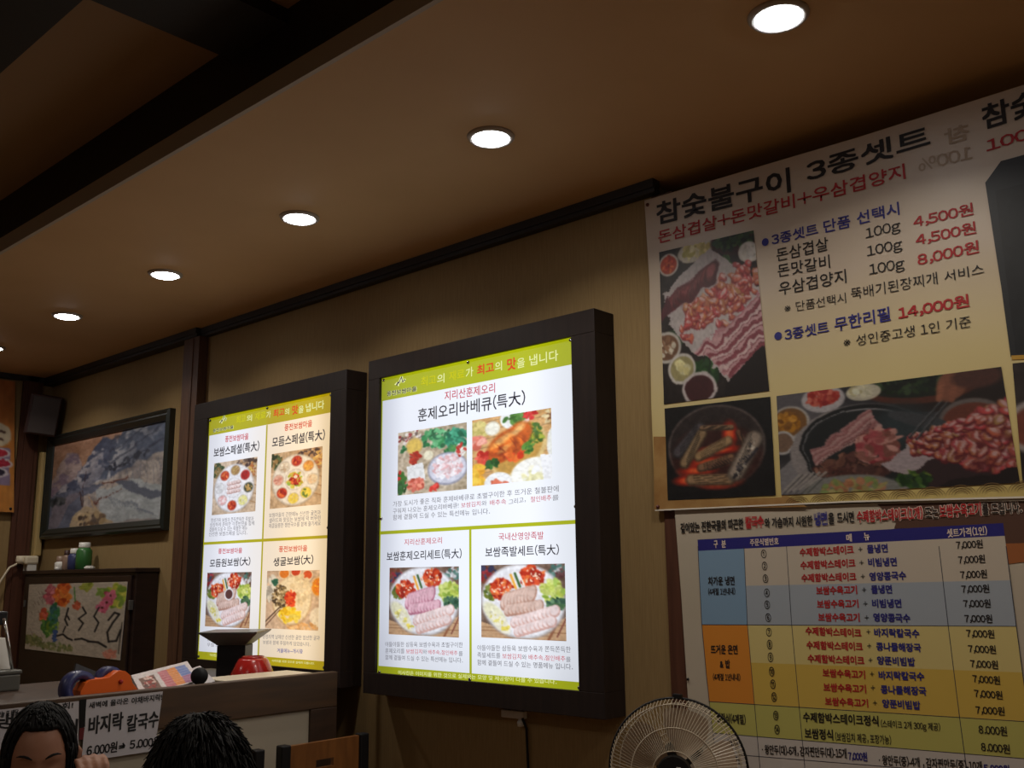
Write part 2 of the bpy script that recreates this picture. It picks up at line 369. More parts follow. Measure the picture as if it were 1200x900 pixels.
  ('수제함박스테이크(1개)', -1.016, 1.6187, -0.8543, 1.6206, 0.0319, 'red', 0.025, 'white', 1),
  ('또는', -0.849, 1.6219, -0.8186, 1.6217, 0.0281, 'black', 0.02, 'white', 1),
  ('보쌈수육고기', -0.8155, 1.6212, -0.7223, 1.623, 0.0318, 'red', 0.025, 'white', 1),
  ('를 드립니다.', -0.7204, 1.623, -0.6367, 1.6242, 0.0278, 'black', 0.02, 'white', 1),
  ('구', -1.4265, 1.5683, -1.4141, 1.5689, 0.0204, 'white', 0.03, None, 1),
  ('분', -1.4024, 1.5686, -1.3886, 1.5692, 0.0203, 'white', 0.03, None, 1),
  ('주문식별번호', -1.3155, 1.5708, -1.2318, 1.5721, 0.019, 'white', 0.02, None, 1),
  ('메', -1.0474, 1.5735, -1.0332, 1.5743, 0.0194, 'white', 0.03, None, 1),
  ('뉴', -1.0022, 1.5755, -0.988, 1.5763, 0.0191, 'white', 0.03, None, 1),
  ('셋트가격(1인)', -0.8035, 1.5755, -0.7148, 1.5787, 0.0213, 'white', 0.02, None, 1),
  ('①', -1.2848, 1.5383, -1.2689, 1.5384, 0.0223, 'black', 0.012, None, 1),
  ('②', -1.2844, 1.5067, -1.2686, 1.5069, 0.0222, 'black', 0.012, None, 1),
  ('③', -1.2841, 1.4739, -1.2683, 1.4743, 0.0221, 'black', 0.012, None, 1),
  ('④', -1.2826, 1.4374, -1.2668, 1.4379, 0.022, 'black', 0.012, None, 1),
  ('⑤', -1.2837, 1.4067, -1.2679, 1.4074, 0.0219, 'black', 0.012, None, 1),
  ('⑥', -1.2829, 1.374, -1.2672, 1.3748, 0.0218, 'black', 0.012, None, 1),
  ('⑦', -1.2834, 1.3371, -1.2677, 1.3381, 0.0217, 'black', 0.012, None, 1),
  ('⑧', -1.2832, 1.3048, -1.2679, 1.3054, 0.0242, 'black', 0.012, None, 1),
  ('⑨', -1.2829, 1.2725, -1.2675, 1.2733, 0.0241, 'black', 0.012, None, 1),
  ('⑩', -1.2819, 1.2367, -1.2666, 1.2376, 0.024, 'black', 0.012, None, 1),
  ('⑪', -1.2806, 1.2056, -1.2654, 1.2066, 0.0238, 'black', 0.012, None, 1),
  ('⑫', -1.2794, 1.1739, -1.2642, 1.175, 0.0237, 'black', 0.012, None, 1),
  ('⑬', -1.2774, 1.1285, -1.2623, 1.1298, 0.0235, 'black', 0.012, None, 1),
  ('⑭', -1.2764, 1.0942, -1.2613, 1.0957, 0.0235, 'black', 0.012, None, 1),
  ('수제함박스테이크', -1.175, 1.54, -1.0308, 1.5441, 0.0217, 'red', 0.04, None, 1),
  ('+', -1.0191, 1.5489, -1.0085, 1.549, 0.0112, 'black', 0.08, None, 1),
  ('물냉면', -0.997, 1.5442, -0.9453, 1.5455, 0.0211, 'nblue', 0.04, None, 1),
  ('7,000원', -0.7858, 1.548, -0.7269, 1.5495, 0.0202, 'black', 0.02, None, 1),
  ('수제함박스테이크', -1.1751, 1.5071, -1.0291, 1.5112, 0.0216, 'red', 0.04, None, 1),
  ('+', -1.0185, 1.5165, -1.0079, 1.5167, 0.0111, 'black', 0.08, None, 1),
  ('비빔냉면', -0.9967, 1.512, -0.9262, 1.5126, 0.021, 'nblue', 0.04, None, 1),
  ('7,000원', -0.7841, 1.5141, -0.7254, 1.5159, 0.0202, 'black', 0.02, None, 1),
  ('수제함박스테이크', -1.175, 1.4753, -1.0296, 1.4781, 0.0215, 'red', 0.04, None, 1),
  ('+', -1.0182, 1.4834, -1.0076, 1.4837, 0.0111, 'black', 0.08, None, 1),
  ('영양콩국수', -0.9965, 1.4779, -0.907, 1.4803, 0.0209, 'nblue', 0.04, None, 1),
  ('7,000원', -0.7827, 1.4805, -0.7244, 1.4824, 0.02, 'black', 0.02, None, 1),
  ('보쌈수육고기', -1.1371, 1.4438, -1.03, 1.4464, 0.0212, 'red', 0.04, None, 1),
  ('+', -1.0174, 1.4509, -1.0069, 1.4514, 0.0111, 'black', 0.08, None, 1),
  ('물냉면', -0.9948, 1.4473, -0.9434, 1.4481, 0.0208, 'nblue', 0.04, None, 1),
  ('7,000원', -0.7831, 1.4486, -0.7228, 1.4499, 0.0199, 'black', 0.02, None, 1),
  ('보쌈수육고기', -1.1373, 1.4105, -1.0293, 1.4132, 0.021, 'red', 0.04, None, 1),
  ('+', -1.0171, 1.4178, -1.0066, 1.4184, 0.011, 'black', 0.08, None, 1),
  ('비빔냉면', -0.9951, 1.414, -0.9237, 1.415, 0.0207, 'nblue', 0.04, None, 1),
  ('7,000원', -0.7821, 1.4161, -0.7232, 1.4169, 0.0199, 'black', 0.02, None, 1),
  ('보쌈수육고기', -1.1365, 1.3786, -1.029, 1.3798, 0.021, 'red', 0.04, None, 1),
  ('+', -1.0164, 1.3845, -1.006, 1.3851, 0.011, 'black', 0.08, None, 1),
  ('영양콩국수', -0.9949, 1.3813, -0.9058, 1.381, 0.0206, 'nblue', 0.04, None, 1),
  ('7,000원', -0.7827, 1.383, -0.7229, 1.3833, 0.0198, 'black', 0.02, None, 1),
  ('수제함박스테이크', -1.1732, 1.344, -1.0277, 1.3429, 0.0211, 'red', 0.04, None, 1),
  ('+', -1.0149, 1.3512, -1.0045, 1.3519, 0.0109, 'black', 0.08, None, 1),
  ('바지락칼국수', -0.9957, 1.3456, -0.8878, 1.3459, 0.0205, 'nblue', 0.04, None, 1),
  ('7,000원', -0.7821, 1.3502, -0.722, 1.35, 0.0197, 'black', 0.02, None, 1),
  ('수제함박스테이크', -1.1732, 1.3094, -1.0267, 1.3109, 0.021, 'red', 0.04, None, 1),
  ('+', -1.0155, 1.318, -1.0051, 1.3188, 0.0109, 'black', 0.08, None, 1),
  ('콩나물해장국', -0.9933, 1.3129, -0.8868, 1.3138, 0.0204, 'nblue', 0.04, None, 1),
  ('7,000원', -0.7811, 1.3164, -0.7221, 1.3164, 0.0196, 'black', 0.02, None, 1),
  ('수제함박스테이크', -1.1724, 1.2767, -1.0256, 1.2781, 0.0209, 'red', 0.04, None, 1),
  ('+', -1.0151, 1.2844, -1.0048, 1.2853, 0.0109, 'black', 0.08, None, 1),
  ('양푼비빔밥', -0.9939, 1.2809, -0.9035, 1.281, 0.0203, 'nblue', 0.04, None, 1),
  ('7,000원', -0.7798, 1.284, -0.7209, 1.2838, 0.0195, 'black', 0.02, None, 1),
  ('보쌈수육고기', -1.1351, 1.2441, -1.0262, 1.2452, 0.0206, 'red', 0.04, None, 1),
  ('+', -1.0142, 1.2523, -1.0039, 1.2533, 0.0107, 'black', 0.08, None, 1),
  ('바지락칼국수', -0.993, 1.2464, -0.8852, 1.2494, 0.0202, 'nblue', 0.04, None, 1),
  ('7,000원', -0.7778, 1.2515, -0.72, 1.2507, 0.0194, 'black', 0.02, None, 1),
  ('보쌈수육고기', -1.1355, 1.2097, -1.0266, 1.2119, 0.0205, 'red', 0.04, None, 1),
  ('+', -1.0146, 1.2206, -1.0042, 1.2217, 0.0107, 'black', 0.08, None, 1),
  ('콩나물해장국', -0.9908, 1.214, -0.8833, 1.2164, 0.0201, 'nblue', 0.04, None, 1),
  ('7,000원', -0.7776, 1.2198, -0.7182, 1.2192, 0.0193, 'black', 0.02, None, 1),
  ('보쌈수육고기', -1.1341, 1.1763, -1.0243, 1.1792, 0.0204, 'red', 0.04, None, 1),
  ('+', -1.0125, 1.1858, -1.0022, 1.1869, 0.0106, 'black', 0.08, None, 1),
  ('양푼비빔밥', -0.9898, 1.1821, -0.8999, 1.1837, 0.02, 'nblue', 0.04, None, 1),
  ('7,000원', -0.778, 1.1842, -0.7172, 1.1856, 0.0192, 'black', 0.02, None, 1),
  ('수제함박스테이크정식', -1.1952, 1.1316, -1.0022, 1.1381, 0.0248, 'black', 0.03, None, 1),
  ('(스테이크 2개 300g 제공)', -0.997, 1.1333, -0.8591, 1.1375, 0.0215, 'black', 0.01, None, 1),
  ('보쌈정식', -1.194, 1.0924, -1.1189, 1.0949, 0.0256, 'black', 0.03, None, 1),
  ('(보쌈김치 제공, 포장가능)', -1.1135, 1.0938, -0.9755, 1.0989, 0.0221, 'black', 0.01, None, 1),
  ('8.000원', -0.7757, 1.1426, -0.7165, 1.1437, 0.0201, 'black', 0.02, None, 1),
  ('8.000원', -0.7742, 1.1061, -0.7142, 1.1067, 0.02, 'black', 0.02, None, 1),
  ('차가운 냉면', -1.45, 1.4673, -1.3681, 1.4683, 0.0242, 'black', 0.03, None, 1),
  ('(4계절 1년내내)', -1.4515, 1.4409, -1.3681, 1.4431, 0.0197, 'black', 0.02, None, 1),
  ('뜨거운 온면', -1.4521, 1.2852, -1.37, 1.2881, 0.0247, 'black', 0.03, None, 1),
  ('& 밥', -1.4265, 1.2497, -1.3953, 1.2509, 0.0222, 'black', 0.03, None, 1),
  ('(4계절 1년내내)', -1.4495, 1.2162, -1.3666, 1.2202, 0.0192, 'black', 0.02, None, 1),
  ('찜정식(4계절)', -1.4447, 1.1089, -1.3573, 1.1101, 0.0263, 'black', 0.02, None, 1),
  ('만두', -1.4142, 1.0463, -1.383, 1.0476, 0.0238, 'black', 0.02, None, 1),
  ('추가', -1.4127, 1.0065, -1.3799, 1.0082, 0.0226, 'black', 0.02, None, 1),
  ('· 왕만두(대)-6개, 감자찐만두(대)-15개', -1.3151, 1.0415, -1.0878, 1.0551, 0.0253, 'black', 0.02, None, 1),
  ('7,000원', -1.0842, 1.0515, -1.0367, 1.0545, 0.0218, 'nblue', 0.03, None, 1),
  ('· 왕만두(중)-4개 , 감자찐만두(중)-10개', -1.0088, 1.0503, -0.7761, 1.0616, 0.0242, 'black', 0.02, None, 1),
  ('5,000원', -0.773, 1.0602, -0.7192, 1.063, 0.0207, 'nblue', 0.03, None, 1),
 ],
 'note': [
  ('새벽에 올라온', 1.3261, 1.1412, 1.4439, 1.1432, 0.018, 'black', 0.03, None, 1),
  ('야채바지락!', 1.4527, 1.1403, 1.5486, 1.1431, 0.0201, 'black', 0.03, None, 1),
  ('바지락', 1.3293, 1.0697, 1.4314, 1.0731, 0.0503, 'black', 0.03, None, 1),
  ('칼국수', 1.4428, 1.0631, 1.5419, 1.0684, 0.0479, 'black', 0.03, None, 1),
  ('6.000원⇒', 1.3287, 1.0125, 1.4441, 1.0126, 0.03, 'black', 0.03, None, 1),
  ('5.000원', 1.4556, 1.0143, 1.5522, 1.0126, 0.0286, 'black', 0.03, None, 1),
 ],
 'note2': [
  ('오늘 또 배달', 1.0794, 1.1428, 1.1337, 1.1443, 0.0168, 'black', 0.03, None, 1),
  ('회!', 1.2495, 1.1471, 1.2812, 1.1477, 0.0176, 'black', 0.03, None, 1),
  ('냉면정식', 1.0744, 1.1182, 1.2985, 1.0772, 0.04, 'black', 0.03, None, 1),
  ('4.000원', 1.0917, 1.0408, 1.297, 1.0168, 0.0326, 'black', 0.03, None, 1),
 ],
}
PTS = {
 'b2_panel': [(-2.7573, 2.2245), (-1.8472, 2.2192), (-1.8466, 1.1729), (-2.7457, 1.1724)],
 'b2_head': [(-2.7554, 2.1405), (-1.8454, 2.1406)],
 'b2_mid': [(-2.7443, 1.6566), (-1.8515, 1.6586)],
 'b2_foot': [(-2.7428, 1.1937), (-1.8455, 1.2062)],
 'b2_div': [(-2.2971, 1.6573), (-2.2959, 1.1927)],
 'b2_p0': [(-2.6653, 2.0107), (-2.3128, 2.012), (-2.3114, 1.7864), (-2.6612, 1.7845)],
 'b2_p1': [(-2.2859, 2.0133), (-1.937, 2.0157), (-1.9406, 1.799), (-2.2869, 1.7869)],
 'b2_p2': [(-2.7016, 1.5318), (-2.3511, 1.5327), (-2.3493, 1.3046), (-2.7002, 1.3017)],
 'b2_p3': [(-2.247, 1.5339), (-1.8953, 1.5348), (-1.8975, 1.3103), (-2.2485, 1.3047)],
 'b2_logo': [(-2.6799, 2.1821), (-2.607, 2.2028)],
 'b2_screws': [(-2.7465, 2.2181), (-1.8531, 2.2182), (-2.3032, 2.2165), (-1.8486, 1.7023), (-1.8503, 1.1779), (-2.2988, 1.1744), (-2.7457, 1.1724), (-2.749, 1.7071)],
 'b1_panel': [(-3.9422, 2.2123), (-3.0563, 2.2102), (-3.0591, 1.1713), (-3.9619, 1.1634)],
 'b1_head': [(-3.9468, 2.1356), (-3.0587, 2.1337)],
 'b1_mid': [(-3.9566, 1.6541), (-3.0605, 1.6541)],
 'b1_foot': [(-3.9648, 1.1933), (-3.0624, 1.1994)],
 'b1_div': [(-3.5023, 2.1345), (-3.5151, 1.194)],
 'b1_p0': [(-3.9065, 2.0062), (-3.5632, 2.0047), (-3.5637, 1.7766), (-3.9026, 1.7753)],
 'b1_p1': [(-3.457, 2.011), (-3.1099, 2.0028), (-3.1142, 1.7778), (-3.4607, 1.7818)],
 'b1_p2': [(-3.9191, 1.5261), (-3.5736, 1.5276), (-3.5721, 1.3009), (-3.9146, 1.2976)],
 'b1_p3': [(-3.4589, 1.5298), (-3.1139, 1.5292), (-3.1039, 1.3059), (-3.4619, 1.3005)],
 'b1_logo': [(-3.872, 2.1772), (-3.7993, 2.1935)],
 'ban_sheet': [(-1.6086, 2.631), (-0.9257, 2.6191), (-0.3047, 2.6212), (-0.4164, 1.6529), (-0.6287, 1.6616), (-1.0205, 1.672), (-1.612, 1.6815), (-1.6121, 2.0032), (-1.6015, 2.3693)],
 'ban_p0': [(-1.5616, 2.4526), (-1.2463, 2.442), (-1.2289, 1.982), (-1.5668, 1.9874)],
 'ban_p1': [(-1.5652, 1.9748), (-1.2271, 1.9658), (-1.2292, 1.701), (-1.5672, 1.7073)],
 'ban_p2': [(-1.2091, 1.9649), (-0.6461, 1.9593), (-0.6338, 1.6919), (-1.2134, 1.6999)],
 'ban_oct': [(-0.6368, 2.4061), (-0.5977, 2.4492), (-0.3244, 2.4502), (-0.3819, 1.952), (-0.6238, 1.9797), (-0.627, 2.139)],
 'ban_p4': [(-0.6215, 1.9633), (-0.3817, 1.9539), (-0.4125, 1.6865), (-0.6281, 1.6929)],
 'ban_brown': [(-1.6084, 1.8965), (-1.5603, 1.8916), (-1.5661, 1.7073), (-1.2129, 1.695), (-1.2122, 1.7059), (-1.1857, 1.6916), (-1.1428, 1.6658), (-1.6149, 1.6841)],
 'ban_wave': [(-1.2232, 1.6938), (-0.6349, 1.6867), (-0.6197, 1.6639), (-1.1926, 1.6797)],
 'ban_pins': [(-1.5967, 2.6139), (-1.6027, 1.6909)],
 'pos_sheet': [(-1.5498, 1.6785), (-0.4171, 1.655), (-0.4919, 1.0059), (-1.5067, 0.8568), (-1.5266, 1.0277), (-1.5328, 1.1672), (-1.5351, 1.2531), (-1.5403, 1.447)],
 'pos_c_head': [(-1.4778, 1.5932), (-0.6792, 1.6045), (-0.6787, 1.5759), (-1.4777, 1.5622)],
 'pos_c_blue': [(-1.4777, 1.5622), (-1.3344, 1.5646), (-1.3372, 1.366), (-1.4768, 1.3633)],
 'pos_c_w1': [(-1.3344, 1.5646), (-0.6787, 1.5759), (-0.6767, 1.478), (-1.3358, 1.4667)],
 'pos_c_w2': [(-1.3358, 1.4667), (-0.6767, 1.478), (-0.6747, 1.3791), (-1.3372, 1.366)],
 'pos_c_or': [(-1.4768, 1.3633), (-1.3372, 1.366), (-1.3293, 1.1644), (-1.4664, 1.1616)],
 'pos_c_y1': [(-1.3372, 1.366), (-0.6747, 1.3791), (-0.6722, 1.2803), (-1.3334, 1.2688)],
 'pos_c_y2': [(-1.3334, 1.2688), (-0.6722, 1.2803), (-0.6696, 1.1781), (-1.3293, 1.1644)],
 'pos_c_gr': [(-1.4664, 1.1616), (-0.6696, 1.1781), (-0.6672, 1.1013), (-1.4578, 1.0816)],
 'pos_c_wh': [(-1.4578, 1.0816), (-0.6672, 1.1013), (-0.6648, 1.0231), (-1.449, 0.9821)],
 'pos_l_0': [(-1.4768, 1.3633), (-0.6747, 1.3791), (-0.6747, 1.3777), (-1.4767, 1.3614)],
 'pos_l_1': [(-1.4664, 1.1616), (-0.6696, 1.1781), (-0.6695, 1.1767), (-1.4662, 1.1598)],
 'pos_l_2': [(-1.4578, 1.0816), (-0.6672, 1.1013), (-0.6672, 1.0999), (-1.4576, 1.0798)],
 'pos_l_3': [(-1.4533, 1.031), (-0.666, 1.0625), (-0.666, 1.0611), (-1.4532, 1.0293)],
 'pos_v_0': [(-1.4778, 1.5753), (-1.4769, 1.3646), (-1.47, 1.2317), (-1.4609, 1.1108), (-1.449, 0.9821), (-1.4398, 0.8772)],
 'pos_v_1': [(-1.3343, 1.5714), (-1.3372, 1.3679), (-1.3323, 1.2395), (-1.3279, 1.1222), (-1.3235, 0.9969), (-1.3199, 0.8945)],
 'pos_v_2': [(-1.2107, 1.5679), (-1.2103, 1.371), (-1.2066, 1.2466), (-1.2032, 1.133), (-1.1992, 1.0116), (-1.1959, 0.9124)],
 'pos_v_3': [(-0.8245, 1.5572), (-0.8206, 1.3802), (-0.8173, 1.2685), (-0.8142, 1.1665), (-0.8095, 1.0576), (-0.8056, 0.9687)],
 'pos_v_4': [(-0.6782, 1.5532), (-0.6748, 1.3837), (-0.6721, 1.2767), (-0.6696, 1.179), (-0.6664, 1.0745), (-0.6638, 0.9892)],
 'pos_brown': [(-0.9627, 1.6634), (-0.4183, 1.6445), (-0.4288, 1.5533), (-0.6406, 1.5589), (-0.6795, 1.5589), (-0.6802, 1.595), (-0.9259, 1.6025), (-0.9207, 1.615)],
 'pos_orange': [(-0.6795, 1.5589), (-0.5391, 1.5584), (-0.5428, 1.5241), (-0.6275, 1.5184), (-0.6555, 1.5166), (-0.677, 1.5136)],
 'note_sheet': [(1.3188, 1.1671), (1.5507, 1.1688), (1.5349, 1.0008), (1.3163, 0.9998)],
 'note2_sheet': [(1.001, 1.1591), (1.0848, 1.1633), (1.2971, 1.1653), (1.3073, 0.9965), (1.0984, 1.0043), (1.0151, 1.0018)],
 'note_tape': [(1.2984, 1.169), (1.3162, 1.1693), (1.3194, 1.0938), (1.3034, 1.0918)],
 'note_tape2': [(1.3034, 1.0918), (1.3155, 1.0916), (1.3165, 1.0674), (1.3045, 1.0669)],
 'orange': [(1.9938, 2.6409), (2.1659, 2.6402), (2.2294, 1.8829), (2.0589, 1.9)],
 'cab_art': [(-5.5157, 1.4811), (-4.4236, 1.4866), (-4.4342, 1.1467), (-5.4997, 1.1364)],
}

# ---------------------------------------------------------------- lettering
FONT_JOBS = []
def letter_line(row, fn, t, parent, glow):
    text, x0, z0, x1, z1, h, col, bold, out, layer = row
    FONT_JOBS.append((text, x0, z0, x1, z1, h, MATS[('glow_' if glow else 'ink_') + col], bold, fn, t + .0016 * layer if out else t + .0006 * layer, parent))
    if out:
        FONT_JOBS.append((text, x0, z0, x1, z1, h, MATS[('glow_' if glow else 'ink_') + out], bold + .055, fn, t + .0003, parent, True, bold))
# the Latin signs use the wide forms of the same Korean face, set back to their normal pitch: (glyph, advance, left shift)
WIDE = {c: (chr(ord(c) + 0xFEE0), .555, .222) for c in '0123456789'}
WIDE.update({',': ('\uff0c', .30, .02), '.': ('\uff0e', .278, .03), '(': ('\uff08', .338, .62), ')': ('\uff09', .338, 0), '+': ('\uff0b', .76, .11), 'g': ('\uff47', .563, .215), '%': ('\uff05', .92, .04),
             '-': ('-', .35, 0), '!': ('!', .32, 0), '&': ('&', .68, 0), '\u00b7': ('\u00b7', .28, 0), '~': ('~', .56, 0)})
def flush_letters():
    chars = sorted({c for j in FONT_JOBS for c in j[0] if c != ' '})
    cu = bpy.data.curves.new('t', 'FONT'); cu.body = '\n'.join(WIDE[c][0] if c in WIDE else c for c in chars)
    cu.resolution_u = 2; cu.fill_mode = 'FRONT'; cu.space_line = 2
    o = bpy.data.objects.new('t', cu); COL.objects.link(o); bpy.context.view_layer.update()
    me = bpy.data.meshes.new_from_object(o.evaluated_get(bpy.context.evaluated_depsgraph_get())); n = len(me.vertices)
    co = np.empty(n * 3); me.vertices.foreach_get('co', co); co = co.reshape(-1, 3)[:, :2]
    me.calc_loop_triangles(); tr = np.empty(len(me.loop_triangles) * 3, 'i'); me.loop_triangles.foreach_get('vertices', tr); tr = tr.reshape(-1, 3)
    bpy.data.meshes.remove(me); bpy.data.objects.remove(o); bpy.data.curves.remove(cu)
    row = np.round((.3 - co[:, 1]) / 2).astype(int); GL = {}
    for i, c in enumerate(chars):
        sel = np.nonzero(row == i)[0]; mp = -np.ones(n, int); mp[sel] = np.arange(len(sel))
        GL[c] = (co[sel] + [0, 2 * i], mp[tr[row[tr[:, 0]] == i]])
    base = {}
    for text in {j[0] for j in FONT_JOBS}:
        x = 0; P, T, k = [], [], 0
        for c in text:
            if c == ' ': x += .30; continue
            adv, sft = (WIDE[c][1], WIDE[c][2]) if c in WIDE else (.92 if '\uac00' <= c <= '\ud7a3' else 1.0, 0)
            g, t_ = GL[c]; P.append(g + [x - sft, 0]); T.append(t_ + k); k += len(g); x += adv
        base[text] = (np.concatenate(P), np.concatenate(T))
    for j in FONT_JOBS:
        text, x0, z0, x1, z1, h, m, bold, fn, t, parent = j[:11]
        co, tr = base[text]; lo, hi = co.min(0), co.max(0)
        L = math.hypot(x1 - x0, z1 - z0); dl = bold * h * .85; hs = (h - 2 * dl); Ls = L - 2 * dl   # heavier strokes: shifted copies of the same outline
        if len(j) > 11: dl = (bold) * h * .85; hs = h - 2 * j[12] * h * .85; Ls = L - 2 * j[12] * h * .85; off = j[12] * h * .85
        else: off = dl
        u = (co[:, 0] - lo[0]) / (hi[0] - lo[0]) * Ls + off; v = (co[:, 1] - lo[1]) / (hi[1] - lo[1]) * hs + off
        sh = [(0, 0)] if bold < .004 else [(-1, -1), (1, -1), (1, 1), (-1, 1)] if len(j) <= 11 else [(math.cos(q), math.sin(q)) for q in np.linspace(0, 6.283, 9)[:-1]]
        P, T = [], []
        o0 = fn(x0, z0, t); ux = np.array(fn(x1, z1, t)) - np.array(o0); ux /= np.linalg.norm(ux); uz = np.array(fn(x0, z0 + 1, t)) - np.array(o0); nn = (np.array(fn(x0, z0, t + 1)) - np.array(o0))
        for k, (a, b) in enumerate(sh):
            T.append(tr + len(co) * k)
            P.append(np.array(o0)[None] + (u + a * dl)[:, None] * ux[None] + (v + b * dl)[:, None] * uz[None] + k * 2.5e-5 * nn[None])
        P = np.concatenate(P); T = np.concatenate(T)
        me = bpy.data.meshes.new('lettering'); me.vertices.add(len(P)); me.vertices.foreach_set('co', P.astype('f').ravel())
        me.loops.add(T.size); me.loops.foreach_set('vertex_index', T.astype('i').ravel()); me.polygons.add(len(T)); me.polygons.foreach_set('loop_start', np.arange(0, T.size, 3, dtype='i'))
        me.update(calc_edges=True); me.materials.append(m); link(bpy.data.objects.new('lettering', me), parent)

# ---------------------------------------------------------------- printed pictures (painted point by point onto a fine mesh)
class Pic:
    def __init__(s, w, h, bg, seed=1):
        s.w, s.h = w, h; s.warp = .007; s.r = np.random.RandomState(seed)
        s.Y, s.X = np.mgrid[0:h, 0:w].astype(float); s.X /= (w - 1); s.Y /= (h - 1)
        s.a = np.empty((h, w, 3)); s.a[:] = bg; s.asp = w / h
    def noise(s, n):
        g = s.r.rand(n + 2, n + 2); x = s.X * n; y = s.Y * n
        i = x.astype(int); j = y.astype(int); fx = x - i; fy = y - j
        fx = fx * fx * (3 - 2 * fx); fy = fy * fy * (3 - 2 * fy)
        return (g[j, i] * (1 - fx) + g[j, i + 1] * fx) * (1 - fy) + (g[j + 1, i] * (1 - fx) + g[j + 1, i + 1] * fx) * fy
    def put(s, mask, c): s.a = s.a * (1 - mask[..., None]) + np.array(c, float) * mask[..., None]
    def mott(s, amt, n=12, mask=None):
        d = (s.noise(n) + s.noise(n * 3) - 1) * amt
        if mask is not None: d = d * mask
        s.a = np.clip(s.a + d[..., None], 0, 255)
    def emask(s, cx, cy, rx, ry, rot=0, soft=.10):
        dx = (s.X - cx) * s.asp; dy = s.Y - cy; c, n = math.cos(rot), math.sin(rot)
        d = np.sqrt(((dx * c + dy * n) / (rx * s.asp)) ** 2 + ((-dx * n + dy * c) / ry) ** 2)
        return np.clip((1 - d) / soft + .5, 0, 1)
    def ell(s, cx, cy, rx, ry, c, rot=0, soft=.10): m = s.emask(cx, cy, rx, ry, rot, soft); s.put(m, c); return m
    def poly(s, pts, c):
        m = np.zeros_like(s.X, bool); n = len(pts); j = n - 1
        for i in range(n):
            xi, yi = pts[i]; xj, yj = pts[j]
            if yi != yj: m ^= ((yi > s.Y) != (yj > s.Y)) & (s.X < (xj - xi) * (s.Y - yi) / (yj - yi) + xi)
            j = i
        m = m.astype(float); s.put(m, c); return m
    def line(s, x0, y0, x1, y1, wd, c, al=1):
        dx, dy = (x1 - x0) * s.asp, y1 - y0; L = dx * dx + dy * dy + 1e-9
        t = np.clip((((s.X - x0) * s.asp) * dx + (s.Y - y0) * dy) / L, 0, 1)
        d = np.hypot((s.X - x0) * s.asp - t * dx, (s.Y - y0) - t * dy)
        m = np.clip((wd - d) / (wd * .5), 0, 1) * al; s.put(m, c)
    def warp_now(s, amp, m=1.0):
        ys = np.clip(s.Y * (s.h - 1) + (s.noise(9) + .5 * s.noise(22) - .75) * amp * s.h * m, 0, s.h - 1).round().astype(int)
        xs = np.clip(s.X * (s.w - 1) + (s.noise(9) + .5 * s.noise(22) - .75) * amp * s.w / s.asp * m, 0, s.w - 1).round().astype(int)
        s.a = s.a[ys, xs]
    def blobs(s, cx, cy, rx, ry, n, size, cols, rot=0, jit=25):
        for _ in range(n):
            t = s.r.rand() * 6.283; q = math.sqrt(s.r.rand()); c, d = math.cos(rot), math.sin(rot)
            ux, uy = rx * q * math.cos(t), ry * q * math.sin(t)
            x = cx + (ux * c - uy * d); y = cy + (ux * d + uy * c)
            col = np.array(cols[s.r.randint(len(cols))], float) + s.r.randn() * jit * .5
            s.ell(x, y, size * (.6 + s.r.rand()), size * s.asp * (.4 + .6 * s.r.rand()), np.clip(col, 0, 255), s.r.rand() * 3, .35)
    def slices(s, x0, y0, x1, y1, n, rx, ry, rot, body, edge):
        for i in range(n):
            f = i / max(1, n - 1); x = x0 + (x1 - x0) * f; y = y0 + (y1 - y0) * f
            s.ell(x, y, rx, ry, edge, rot, .15); s.ell(x - .006, y - .012, rx * .82, ry * .80, np.array(body) + s.r.randn() * 6, rot, .25)
    def bowl(s, cx, cy, r, rim, fill, cols=None, k=1.0):
        ry = r * s.asp * k
        s.ell(cx, cy, r, ry, rim); s.ell(cx, cy, r * .82, ry * .80, fill)
        if cols: s.blobs(cx, cy, r * .6, ry * .6, 14, r * .2, cols)
def picture(name, p, corners, fn, t, m, parent):
    """corners TL, TR, BR, BL in surface coordinates"""
    tl, tr, br, bl = [np.array(c) for c in corners]
    X, Y = p.X[..., None], p.Y[..., None]
    Q = (tl * (1 - X) + tr * X) * (1 - Y) + (bl * (1 - X) + br * X) * Y
    Q = Q.reshape(-1, 2)
    V = np.array([fn(a, b, t) for a, b in Q]); h, w_ = p.h, p.w
    idx = np.arange(h * w_).reshape(h, w_)
    F = np.stack([idx[:-1, :-1], idx[1:, :-1], idx[1:, 1:], idx[:-1, 1:]], -1).reshape(-1, 4)
    me = bpy.data.meshes.new(name)
    me.vertices.add(len(V)); me.vertices.foreach_set('co', V.astype('f').ravel())
    me.loops.add(F.size); me.loops.foreach_set('vertex_index', F.astype('i').ravel())
    me.polygons.add(len(F)); me.polygons.foreach_set('loop_start', np.arange(0, F.size, 4, dtype='i'))
    me.update(calc_edges=True)
    if p.warp: p.warp_now(p.warp)
    k = p.a; k = (k * 4 + np.roll(k, 1, 0) + np.roll(k, -1, 0) + np.roll(k, 1, 1) + np.roll(k, -1, 1)) / 8; k[0], k[-1], k[:, 0], k[:, -1] = p.a[0], p.a[-1], p.a[:, 0], p.a[:, -1]
    k = k * (1 + (p.noise(int(w_ / 2.6)) - .5)[..., None] * .13)
    c = np.clip(k, 0, 255).reshape(-1, 3) / 255
    c = np.where(c <= .04045, c / 12.92, ((c + .055) / 1.055) ** 2.4)
    at = me.color_attributes.new('print', 'FLOAT_COLOR', 'POINT')
    at.data.foreach_set('color', np.concatenate([c, np.ones((len(c), 1))], 1).astype('f').ravel())
    me.materials.append(m)
    return link(bpy.data.objects.new(name, me), parent)

